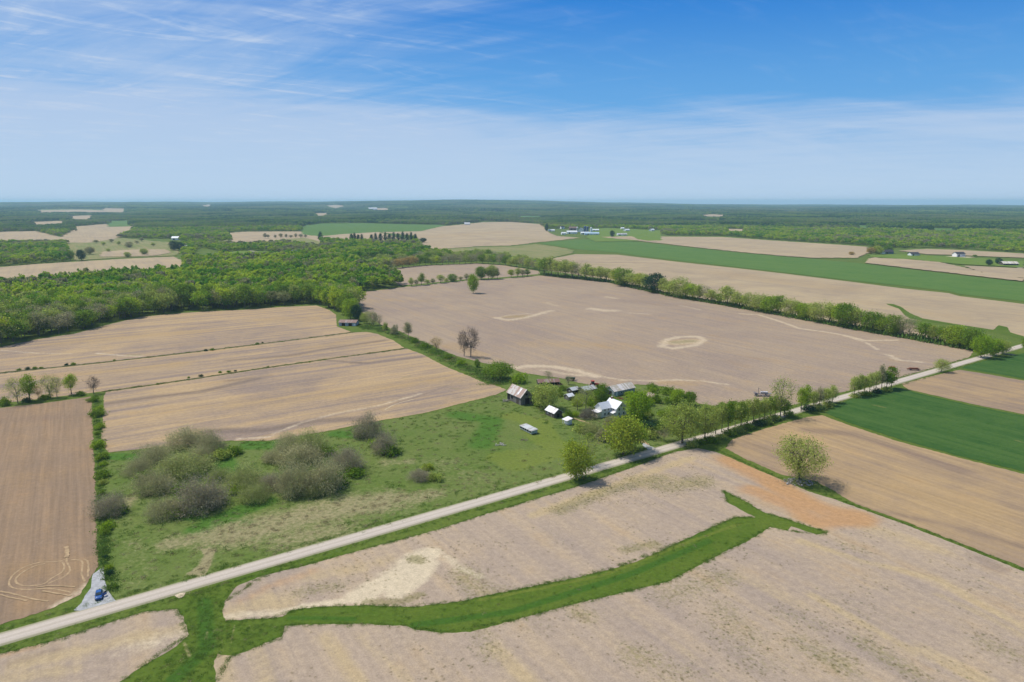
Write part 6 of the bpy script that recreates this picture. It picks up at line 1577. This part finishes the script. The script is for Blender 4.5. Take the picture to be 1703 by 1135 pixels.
for (px, py, lab) in ((1030, 664, 'heap of old planks and drums before the long low shed'), (966, 672, 'heap of rusty scrap in front of the little lavender-roofed shed'), (931, 640, 'scattered planks right of the collapsed brown shed'), (1000, 654, 'rusty scrap beside the dark open lean-to')):
    x, y = at(px, py); b = MB()
    for i in range(9): b.box(rng.uniform(-1.8, 1.8), rng.uniform(-1, 1), rng.uniform(.1, .5), rng.uniform(.5, 2.0), .25, .2, rng.uniform(0, 3), rng.uniform(-.3, .3))
    for i in range(3):
        q = rng.uniform(-1.5, 1.5); b.tube((q, .4 * i - .4, 0), (q, .4 * i - .4, .9), .3, 10)
    o = b.build('scrap_heap', RUST if py < 670 else WOODP); o.location = (x, y, .03); tag(o, lab, 'scrap heap')
# stones and brushwood under the lone willow
x, y = at(1327, 803); b = MB(); rng = random.Random(12)
for i in range(90):
    a = rng.uniform(0, 6.28); r = 4.6 * math.sqrt(rng.random()); s = rng.uniform(.25, .75)
    b.box(r * math.cos(a) * 1.3, r * math.sin(a) * .8, s * .3, s, s * rng.uniform(.6, 1), s * .7, rng.uniform(0, 3), rng.uniform(-.4, .4))
o = b.build('stone_pile', plain('fieldstone', (.34, .32, .31), .95, var=.35, scale=.8), bevel=.08); o.location = (x, y, .04); tag(o, 'spread of grey fieldstones dumped under the large lone tree', 'stone pile')
b = Acc(); rr2 = np.random.default_rng(8); c = rr2.normal(0, 1, (260, 3)) * [3.6, 2.0, .15] + [0, 0, .3]; c[:, 2] = np.abs(c[:, 2])
b.add(*slivers(c, rr2.normal(0, 1, (260, 3)) * [1, 1, .12], 1.8, .06, rr2))
o = link(bpy.data.objects.new('brushwood', b.mesh('brushwood', LEAF['twig']))); o.location = (x - 1, y - .6, 0.05); tag(o, 'fallen grey branches scattered round the foot of the large lone tree', 'brushwood')

# ---- blue car at the field drive, one door open, nose towards the road
x, y = at(161, 996.5)
CARB = plain('blue_paint', (0.012, 0.085, 0.30), .22, var=.05, spec=.6)
car = empty('car', (x + .1, y + .9, .10), R(-62)); tag(car, 'small blue hatchback parked on the stone drive with a door open', 'car')
import bmesh


def car_body():
    """cross-sections from tail (-x) to nose (+x), joined into one shell"""
    secs = [(-2.08, .45, .72, .95, .62), (-2.0, .30, .86, 1.02, .80), (-1.4, .22, .90, 1.05, .88), (-.4, .20, .90, 1.0, .89), (.6, .20, .90, .98, .89), (1.0, .22, .89, .96, .88), (1.7, .26, .86, .86, .82), (2.05, .34, .76, .72, .70), (2.14, .45, .62, .60, .58)]
    vs = []; fs = []
    n = 10
    for xx, zb, hwid, zt, tw in secs:
        ring = [(-hwid * .88, zb), (-hwid, zb + .18), (-hwid, (zb + zt) / 2), (-tw, zt), (-tw * .5, zt + .03), (tw * .5, zt + .03), (tw, zt), (hwid, (zb + zt) / 2), (hwid, zb + .18), (hwid * .88, zb)]
        vs += [(xx, a, c) for a, c in ring]
    for i in range(len(secs) - 1):
        for k in range(n): fs.append((i * n + k, i * n + (k + 1) % n, (i + 1) * n + (k + 1) % n, (i + 1) * n + k))
    fs += [tuple(range(n)), tuple(range(len(secs) * n - 1, (len(secs) - 1) * n - 1, -1))]
    m = MB(); m.add(vs, fs); return m


b = car_body().build('body', CARB, car)
md = b.modifiers.new('smooth', 'SUBSURF'); md.levels = 1; md.render_levels = 1
r = MB(); r.add([(-1.75, -.74, 1.04), (-1.75, .74, 1.04), (-1.3, -.60, 1.46), (-1.3, .60, 1.46), (.15, -.60, 1.48), (.15, .60, 1.48), (.95, -.76, 1.0), (.95, .76, 1.0), (-.5, -.60, 1.52), (-.5, .60, 1.52)],
               [(0, 2, 8, 4, 6), (1, 7, 5, 9, 3), (0, 1, 3, 2), (2, 3, 9, 8), (8, 9, 5, 4), (4, 5, 7, 6), (0, 6, 7, 1)]); r.build('cabin', CARB, car, bevel=.05)
for nm, q in (('windscreen', [(.26, -.56, 1.45), (.26, .56, 1.45), (.98, .70, 1.04), (.98, -.70, 1.04)]), ('rear_window', [(-1.37, -.54, 1.46), (-1.37, .54, 1.46), (-1.80, .64, 1.10), (-1.80, -.64, 1.10)]),
              ('side_window', [(-1.2, -.655, 1.40), (.1, -.655, 1.42), (.66, -.775, 1.06), (-1.45, -.775, 1.08)]), ('side_window', [(-1.2, .655, 1.40), (.1, .655, 1.42), (.66, .775, 1.06), (-1.45, .775, 1.08)])):
    c0 = Vector((-.4, 0, 1.1)); g = MB(); nn = (Vector(q[1]) - Vector(q[0])).cross(Vector(q[3]) - Vector(q[0])).normalized()
    if nn.dot(Vector(q[0]) - c0) < 0: nn = -nn
    g.add([tuple(Vector(v) + nn * .012) for v in q] + [tuple(Vector(v) + nn * .035) for v in q], [(0, 1, 2, 3), (7, 6, 5, 4), (0, 4, 5, 1), (1, 5, 6, 2), (2, 6, 7, 3), (3, 7, 4, 0)])
    g.build(nm, GLASS, car)
for sx in (-1.3, 1.35):
    for sy in (-.8, .8): wheel(car, sx, sy, .32, .22, PALEM)
for sy in (-.6, .6):
    h = MB(); h.box(2.0, sy, .66, .12, .3, .14); h.build('headlight', PALEM, car, bevel=.03)
    h = MB(); h.box(-2.02, sy * 1.1, .88, .1, .22, .22); h.build('taillight', RED, car, bevel=.02)
    h = MB(); h.box(.62, sy * 1.62, 1.05, .14, .2, .13); h.build('mirror', CARB, car, bevel=.03)
d = MB(); d.box(-.5, 0, .62, 1.02, .07, .72); dr = d.build('door', CARB, car, bevel=.02); dr.location = (.45, .95, 0); dr.rotation_euler = (0, 0, R(-62))
g = MB(); g.prism([(-.98, 1.0), (-.06, 1.0), (-.35, 1.38), (-.88, 1.38)], -.03, .03, 'y'); g.build('door_window', GLASS, dr)
# ---------------------------------------------------------------- sky, sun, air, camera
SUN_EL, SUN_AZ = R(56), math.atan2(-0.88, 0.47)      # sun stands behind the left of the view
world = bpy.data.worlds.new('World'); scene.world = world; world.use_nodes = True
wt = world.node_tree; wt.nodes.clear()
W = NT.__new__(NT); W.t = wt; W.m = None
W.out = wt.nodes.new('ShaderNodeOutputWorld')
tc = W.n('ShaderNodeTexCoord').outputs['Generated']
sep = W.n('ShaderNodeSeparateXYZ'); W.put(sep.inputs[0], tc)
dxs, dys, dzs = sep.outputs
zc = W.math('MAXIMUM', dzs, 0.004)
cmb = W.n('ShaderNodeCombineXYZ'); W.put(cmb.inputs[0], dxs); W.put(cmb.inputs[1], dys); W.put(cmb.inputs[2], zc)
sky = W.n('ShaderNodeTexSky', sky_type='NISHITA'); sky.sun_disc = False
sky.sun_elevation = SUN_EL; sky.sun_rotation = SUN_AZ; sky.altitude = 250; sky.air_density = 1.0; sky.dust_density = 0.6; sky.ozone_density = 2.5
W.put(sky.inputs['Vector'], cmb.outputs[0])
hs = W.n('ShaderNodeHueSaturation'); hs.inputs['Saturation'].default_value = 1.18; hs.inputs['Hue'].default_value = 0.497; W.put(hs.inputs['Color'], sky.outputs[0])
# the clear deep blue of the lower sky, stronger than the model gives
lowsky = W.mix(W.ramp(dzs, 0.30, 0.11), (0.05, 2.0, 6.9), (1.2, 3.9, 8.0))
basec = W.mix(W.ramp(dzs, 0.62, 0.30, 0.0, 0.85), hs.outputs[0], lowsky)
# high thin cirrus: a layer seen in perspective
inv = W.math('DIVIDE', 1.0, W.math('ADD', W.math('MAXIMUM', dzs, 0.0), 0.07))
cl = W.n('ShaderNodeCombineXYZ'); W.put(cl.inputs[0], W.math('MULTIPLY', dxs, inv)); W.put(cl.inputs[1], W.math('MULTIPLY', dys, inv)); cl.inputs[2].default_value = 0
n1 = W.noise(W.mapped(cl.outputs[0], R(20), (0.40, 0.9, 1)), 0.9, 6, 0.62, 1.4)
n2 = W.noise(W.mapped(cl.outputs[0], R(-32), (0.45, 2.0, 1)), 1.3, 7, 0.66, 1.0)
n3 = W.noise(W.mapped(cl.outputs[0], R(38), (0.7, 2.2, 1)), 1.5, 6, 0.68, 1.6)
az = W.math('DIVIDE', dxs, W.math('MAXIMUM', dys, 0.05))
leftw = W.ramp(az, 0.25, -0.55)                                  # more veil on the left
low = W.ramp(dzs, 0.155, 0.075)                                   # pale bank low over the horizon
body = W.math('ADD', W.math('MULTIPLY', n1, 0.7), W.math('MULTIPLY', n2, 0.45))
body = W.math('ADD', body, W.math('ADD', W.math('MULTIPLY', leftw, 0.40), W.math('MULTIPLY', low, 0.42)))
veil = W.ramp(body, 0.60, 1.18)
wisp = W.math('MULTIPLY', W.ramp(W.math('ADD', n3, W.math('MULTIPLY', n2, 0.35)), 0.66, 0.98), W.math('ADD', 0.10, W.math('MULTIPLY', leftw, 0.50)))
f = W.math('ADD', W.math('MULTIPLY', veil, 0.80), wisp, True)
f = W.math('MULTIPLY', f, W.ramp(dzs, -0.01, 0.10, 0.55, 1.0))
c1 = W.mix(f, basec, (4.9, 6.15, 8.2))
hz = W.ramp(dzs, 0.14, 0.0)
c1 = W.mix(W.math('MULTIPLY', hz, 0.85), c1, (5.2, 6.7, 8.4))
bg = W.n('ShaderNodeBackground'); W.put(bg.inputs[0], c1); bg.inputs[1].default_value = 0.10
wt.links.new(bg.outputs[0], W.out.inputs[0])

ld = bpy.data.lights.new('sun', 'SUN'); ld.energy = 4.3; ld.angle = R(0.53); ld.color = (1.0, 0.95, 0.85)
lo = link(bpy.data.objects.new('sun', ld))
sd = Vector((math.sin(SUN_AZ) * math.cos(SUN_EL), math.cos(SUN_AZ) * math.cos(SUN_EL), math.sin(SUN_EL)))
lo.rotation_euler = sd.to_track_quat('Z', 'Y').to_euler(); lo.location = (-100, 60, 200)

# summer haze: one closed volume of air round the whole scene
hb = MB(); hb.box(0, 0, 0, 52000, 52000, 1)
hb.v = [(a, b, -1.0 if c < 0 else 150.0) for a, b, c in hb.v]
nh = NT('haze'); pv = nh.n('ShaderNodeVolumePrincipled')
pv.inputs['Density'].default_value = 6.0e-5; pv.inputs['Color'].default_value = (0.52, 0.80, 1.0, 1); pv.inputs['Anisotropy'].default_value = 0.1
nh.t.links.new(pv.outputs[0], nh.out.inputs['Volume'])
ho = hb.build('haze', nh.m); ho['kind'] = 'stuff'; ho['label'] = 'thin blue summer haze over the distant country'; ho['category'] = 'haze'

cd = bpy.data.cameras.new('camera'); cd.lens = 24.0; cd.sensor_width = 36.0; cd.clip_start = 1.0; cd.clip_end = 80000
co = link(bpy.data.objects.new('camera', cd)); co.location = (0, 0, CAM_H); co.rotation_euler = (math.pi / 2 - PIT, 0, 0)
scene.camera = co
scene.render.engine = 'CYCLES'
cy = scene.cycles
cy.max_bounces = 5; cy.diffuse_bounces = 2; cy.glossy_bounces = 2; cy.transmission_bounces = 3; cy.volume_bounces = 1; cy.transparent_max_bounces = 8
cy.caustics_reflective = False; cy.caustics_refractive = False
cy.use_denoising = True
try: cy.denoiser = 'OPENIMAGEDENOISE'
except Exception: pass
cy.sample_clamp_indirect = 4
vs = scene.view_settings; scene.display_settings.display_device = 'sRGB'
vs.view_transform = 'Standard'; vs.look = 'None'; vs.exposure = 0.0; vs.gamma = 1.0; vs.use_curve_mapping = False
